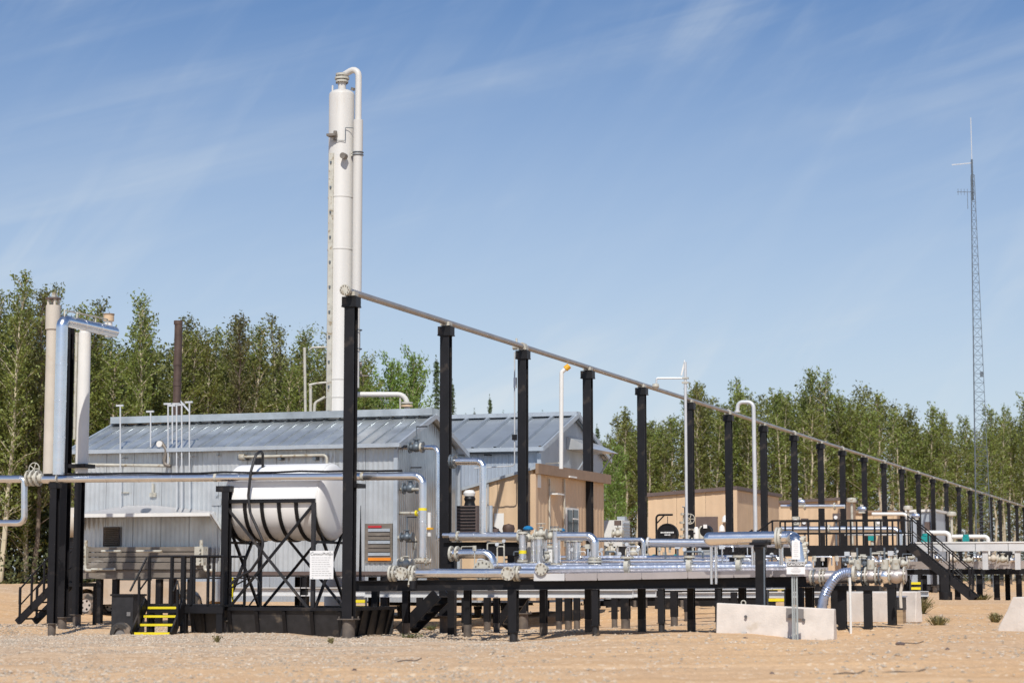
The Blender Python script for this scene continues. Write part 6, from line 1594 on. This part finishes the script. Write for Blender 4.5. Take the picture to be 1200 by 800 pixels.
# ------------------------------------------------------------------ big flanged header on the right
HD = 50.0
o = thing('header_pipe', 'thick pipe with many cream flanges and valves at the right end of the skid', 'pipe', M(1000, 690, HD))
MB().tube([M(946, 676.5, HD), M(1062, 673.5, HD)], .138, n=20, bands=.6).build('pipe', 'tray', o)
for x, k in ((951, 1.3), (954.5, 1.45), (962, 1.55), (966, 1.55), (996, 1.6), (1000, 1.6), (1011, 1.65), (1015, 1.65), (1027, 1.6), (1031, 1.6), (1043, 1.5), (1060, 1.5)):
    flange_at(o, M(x, 676.5 - (x - 946) * .026, HD), UD, .138 * (1 + (k - 1) * .75), .03, 'cream' if x not in (1011, 954.5, 1000, 1031) else 'mast', 10)
for x, s in ((1005, .2), (1021, .2), (1037, .18), (1050, .17)):
    q = M(x, 675, HD); b_ = MB().lathe(q, UD, [(0, -.13), (.13, -.10), (.16, 0), (.13, .10), (0, .13)], n=18).build('valve_body', 'jacket_bright' if x in (1005, 1037) else 'tray', o)
    MB().cyl(q + Z * .15, q + Z * .36, .09).build('bonnet', 'cream', b_); MB().cyl(q + Z * .36, q + Z * .62, .022, n=7).build('stem', 'mast', b_)
valve('black levered valve standing on the flanged header under the walkway', M(1013, 660, HD), Z, .10, 'lever', 'mast', 'black', stem=.2)
valve('brass topped valve box on the flanged header right of the corrugated hose', M(1001, 658, HD), UD, .10, 'box', 'cream', 'rusty_cream', stem=.02)
valve('pale green topped valve on the flanged header', M(993, 657, 50.8), UD, .10, 'box', 'mast', 'vent', stem=.02)
valve('cream wheeled valve on the flanged header below the walkway end', M(1032, 658, HD), UD, .11, 'wheel', 'jacket', 'cream', stem=.1)
valve('black wheeled valve on the flanged header nearest the stair head', M(1049, 657, HD), UD, .11, 'wheel', 'cream', 'black', stem=.12)
valve('small cream valve behind the flanged header near the stair', M(1058, 660, 51), UD, .12, 'lever', 'cream', 'mast', stem=.08)
for i, (x, lab) in enumerate(((987, 'left black pile under the flanged header'), (1017, 'right black pile under the flanged header'))):
    p = M(x, 700, 49.9); g = gz(p.x, p.y); o = thing('header_support', lab, 'post', V((p.x, p.y, g))); MB().hbeam(V((p.x, p.y, g - .2)), V((p.x, p.y, M(x, 691, 49.9).z)), .17, .17, .02, up=RD).build('post', 'black', o)
    MB().box(V((p.x, p.y, M(x, 688.5, 49.9).z)), .55, .3, .10).build('cap_beam', 'black', o)
for x, lab in ((978, 'black pile close behind the left header pile'), (1044, 'black pile behind the flanged header near the black tub'), (948, 'black pile beside the caution sign post')):
    hcolumn(lab, x, 688, 730, 52.2, w=.2, name='header_support', pile=False)
a = M(997, 736, 49.3); a.z = gz(a.x, a.y); single(MB().cyl(a, V((a.x, a.y, M(997, 676, 49.3).z)), .028, n=8), 'drain_pipe', 'white', 'thin white drain pipe dropping from the flanged header to the sand', 'pipe', a)
a = M(1056, 712, 50); single(MB().tube([a, M(1055, 695, 50), M(1058, 680, 50)], .035, n=8), 'drain_pipe', 'rusty_cream', 'thin beige drain pipe at the right end of the flanged header', 'pipe', a)
# corrugated hose
def corrugated():
    path = [M(1001, 671.5, 49.4), M(990, 671, 49.4), M(980, 676, 49.4), M(971, 688, 49.4), M(965, 702, 49.4), M(961, 728, 49.4)]
    o = thing('corrugated_hose', 'blue silver corrugated hose curving down behind the concrete barrier', 'hose', onground(path[-1]))
    fine = []; n = len(path)
    for i in range(n - 1):
        p0, p1, p2_, p3 = path[max(0, i - 1)], path[i], path[i + 1], path[min(n - 1, i + 2)]
        for k in range(9):
            t = k / 9; fine.append(.5 * ((2 * p1) + (p2_ - p0) * t + (2 * p0 - 5 * p1 + 4 * p2_ - p3) * t * t + (-p0 + 3 * p1 - 3 * p2_ + p3) * t ** 3))
    fine.append(path[-1]); N = 16; R0 = .108; m = MB(); vs = []; x = None
    for i, q in enumerate(fine):
        tg = (fine[min(len(fine) - 1, i + 1)] - fine[max(0, i - 1)]).normalized(); x = (RD if x is None else x); x = (x - tg * x.dot(tg)).normalized(); y = tg.cross(x); r_ = R0 * (1.06 if i % 2 else .95)
        vs += [q + (x * math.cos(2 * math.pi * j / N) + y * math.sin(2 * math.pi * j / N)) * r_ for j in range(N)]
    m.add(vs, [(i * N + j, i * N + (j + 1) % N, (i + 1) * N + (j + 1) % N, (i + 1) * N + j) for i in range(len(fine) - 1) for j in range(N)], True); m.build('hose', 'hose', o)
    flange_at(o, path[0], UD, .17, .06, 'cream', 8, 'end_flange')
corrugated()
a, b = E_(1045, 714, 52.5, 1050), E_(1060, 699, 52.5, 1050); o = thing('black_tub', 'black tub on a low pallet beside the concrete block near the stair', 'tub', onground(a)); c = (a + b) / 2
MB().box(c, (b - a).dot(UD), .5, b.z - a.z).build('tub', 'black_dull', o); MB().box(c + Z * ((b.z - a.z) / 2 + .01), (b - a).dot(UD) + .05, .55, .03).build('rim', 'hose', o); MB().boxz(c, .3, .5, gz(c.x, c.y), a.z - .002).build('pallet', 'wood', o)

# ------------------------------------------------------------------ far right: pale tray, pipes, vents
o = thing('cable_tray', 'wide pale box beam running out of the picture behind the long stair', 'tray', BK(1150, 672, 79)); a, b = BK(1068, 641, 79.5), BK(1260, 640, 79.5); n_ = (b - a).dot(UD)
k = 5
for i in range(k): p, q = a.lerp(b, i / k) + UD * .01, a.lerp(b, (i + 1) / k) - UD * .01; MB().bar(p, q, .35, 9.5 * 79 / F).build('beam_section', 'skid', o)
MB().bar(a + Z * .17, b + Z * .17, .42, .05).build('top_lip', 'white', o)
for x in (1092, 1155, 1193, 1228): p = plane(x, 660, a, UD); z1_ = BK(x, 667, 79.5).z; MB().boxz(p, .2, .2, z1_, a.z - .155).build('leg', 'skid', o)
o = thing('pipe_skid', 'brown edged far skid with a dark underside below the pale box beam', 'skid', onground(BK(1150, 690, 81))); a, b = BK(1058, 662, 81), BK(1260, 661, 81)
MB().bar(a, b, .06, 9 * 80 / F).build('side_panel', 'tray', o); MB().bar(a - Z * .26 + RD * .1, b - Z * .26 + RD * .1, .3, .2).build('beam', 'black', o); MB().box((a + b) / 2 + RD * 1.2 - Z * .1, (b - a).dot(UD), 2.2, .04).build('deck', 'tray', o)
for x in (1063, 1083, 1104, 1122, 1148, 1168, 1194, 1230):
    for rr in (.2, 2.0): p = plane(x, 680, a + RD * rr, UD); q = MB().hbeam(onground(p) + Z * .2, V((p.x, p.y, a.z - .37)), .2, .2, .02, up=RD).build('pile', 'black', o); MB().cyl(onground(p) - Z * .3, onground(p) + Z * .2, .12).build('pile_foot', 'pile', q)
r = random.Random(21); lab_i = ['first', 'second', 'third', 'fourth', 'fifth', 'sixth', 'seventh', 'eighth']
for i, x in enumerate((1068, 1098, 1118, 1135, 1146, 1164, 1175, 1190)):
    q = plane(x, 652, pt(1100, HOR, 80.5), UD); o = valve('%s small valve from the left on the far brown edged skid' % lab_i[i], V((q.x, q.y, BK(x, 653 + (i * 5) % 4, 80.5).z)), UD, r.uniform(.12, .22), ('lever', 'box', 'wheel')[i % 3], ('cream', 'jacket', 'rusty_cream')[i % 3], ('mast', 'vent', 'black')[i % 3], stem=.08)
FR = lambda px, py, Y=84: plane(px, py, pt(1050, HOR, Y), UD)
run('pale silver pipe running level behind the walkway handrail', [FR(914, 620), FR(1054, 620), FR(1054, 664)], .13, 'jacket', bands=2.2, br=.25, flanges=((FR(972, 620), UD, 1.5), (FR(969, 620), UD, 1.5)))
run('thin pale pipe just under the level silver pipe', [FR(990, 626, 85), FR(1070, 626, 85)], .05, 'vent', bands=0)
run('pale pipe elbow stepping down in front of the small grey shelter', [FR(1086, 624, 88), FR(1113, 624, 88), FR(1113, 664, 88)], .10, 'white', bands=0, br=.2)
run('thin white pipe ending above the pale box beam', [FR(1116, 628.5, 88), FR(1158, 628.5, 88), FR(1158, 650, 88)], .09, 'white', bands=0, br=.15)
run('silver pipe with motors high behind the tan buildings', [E_(915, 593, 100, 950), E_(990, 593, 100, 950)], .10, 'jacket', bands=0, flanges=((E_(927, 593, 100, 950), UD, 1.8), (E_(943, 593, 100, 950), UD, 1.8), (E_(978, 593, 100, 950), UD, 1.8)))
run('low white pipe crossing the far yard right of the second tan cabin', [E_(1022, 602, 110, 1040), E_(1064, 602, 110, 1040), E_(1064, 640, 110, 1040)], .09, 'white', bands=0)
run('second low white elbow pipe by the far stair', [FR(1075, 649, 83), FR(1096, 651, 83), FR(1096, 664, 83)], .08, 'white', bands=0, br=.15)
for x, y, Y, mt, l in ((938, 588, 100, 'hose', 'pale blue motor on the high pipe behind the ninth rack column'), (1010, 596, 104, 'hose', 'blue grey motor casing behind the eleventh rack column'), (1073, 604, 112, 'hose', 'blue grey round casing left of the grey shelter')):
    q = E_(x, y, Y, x); o = thing('motor', l, 'motor', q - Z * .3); MB().lathe(q, UD, [(0, -.22), (.09, -.20), (.13, -.12), (.13, .12), (.09, .20), (0, .22)], n=16).build('casing', mt, o); MB().box(q - Z * .17, .3, .2, .08).build('foot', 'cream', o); MB().box(q + Z * .16, .14, .12, .1).build('terminal_box', 'cream', o)
for x, y, w, h, l in ((1022, 627, 8, 12, 'teal actuator behind the walkway handrail'), (1085, 630, 9, 10, 'teal actuator behind the sloping stair rail'), (1132, 630, 7, 8, 'small teal actuator on the thin white pipe right of the stair')):
    q = FR(x, y, 86); s_ = 88 / F; o = thing('teal_actuator', l, 'actuator', q - Z * h * s_ / 2); MB().boxz(q, w * s_, w * s_ * .8, q.z - h * s_ * .5, q.z + h * s_ * .2).build('body', 'teal', o)
    MB().cyl(q + Z * h * s_ * .2, q + Z * h * s_ * .5, w * s_ * .48, n=12).build('cap', 'teal', o); MB().cyl(q - Z * h * s_, q - Z * h * s_ * .5, .07).build('neck', 'cream', o)
for x, y, yb, Y, l in ((998, 586, 650, 90, 'mushroom capped vent standing behind the walkway'), (1064, 595, 650, 96, 'mushroom capped vent left of the grey shelter'), (1115, 602, 650, 92, 'mushroom capped vent right of the grey shelter')):
    q = E_(x, y, Y, x); o = thing('mushroom_vent', l, 'vent', onground(q)); MB().cyl(V((q.x, q.y, E_(x, yb, Y, x).z - .4)), q, .055, n=10).build('pipe', 'cream', o)
    MB().lathe(q, Z, [(.05, -.10), (.20, -.08), (.22, 0), (.18, .10), (0, .12)], n=18).build('cap', 'cream', o)
for x, y0, y1, Y, l in ((933, 610, 650, 88, 'thin grey instrument upright left of the ninth rack column'), (943, 612, 650, 88, 'brown instrument upright between the ninth and tenth rack columns'), (980, 606, 640, 90, 'thin grey upright between the tenth and eleventh rack columns'), (1030, 612, 650, 92, 'thin brown upright behind the walkway right of the teal actuator')):
    a, b = E_(x, y1, Y, x), E_(x, y0, Y, x); o = thing('instrument_post', l, 'instrument', V((a.x, a.y, a.z - .5))); MB().bar(V((a.x, a.y, a.z - .5)), b, .07).build('post', 'mast' if x in (933, 980) else 'brown', o); MB().box(b, .28, .2, .35).build('instrument_box', 'cream' if x in (933, 1030) else 'brown', o); MB().disc(b - RD * .12, RD, .08, .04, 12).build('dial', 'paper', o)
p = pt(1181, 680, 96); o = thing('far_post', 'thin black post with a cap standing alone under the pale box beam', 'post', onground(p)); p = pt(1181, 690, 82.5)
o.location = onground(p); MB().hbeam(onground(p), V((p.x, p.y, pt(1181, 650, 82.5).z)), .18, .18, .02, up=RD).build('post', 'black', o); MB().box(V((p.x, p.y, pt(1181, 648, 82.5).z)), .7, .4, .12).build('cap', 'black', o)
# far fence line by the wood on the right
o = thing('yard_fence', 'low dark wire fence along the edge of the wood at the far right', 'fence', onground(pt(1180, 680, 140))); q0, q1 = pt(1090, 640, 150), pt(1330, 640, 150)
for i in range(9): p = q0.lerp(q1, i / 8); MB().cyl(onground(p), onground(p) + Z * 1.9, .05, n=6).build('fence_post', 'mast', o)
for z in (.5, 1.0, 1.4, 1.85):
    for i in range(8): MB().bar(onground(q0.lerp(q1, i / 8)) + Z * z, onground(q0.lerp(q1, (i + 1) / 8)) + Z * z, .015).build('wire', 'mast', o)
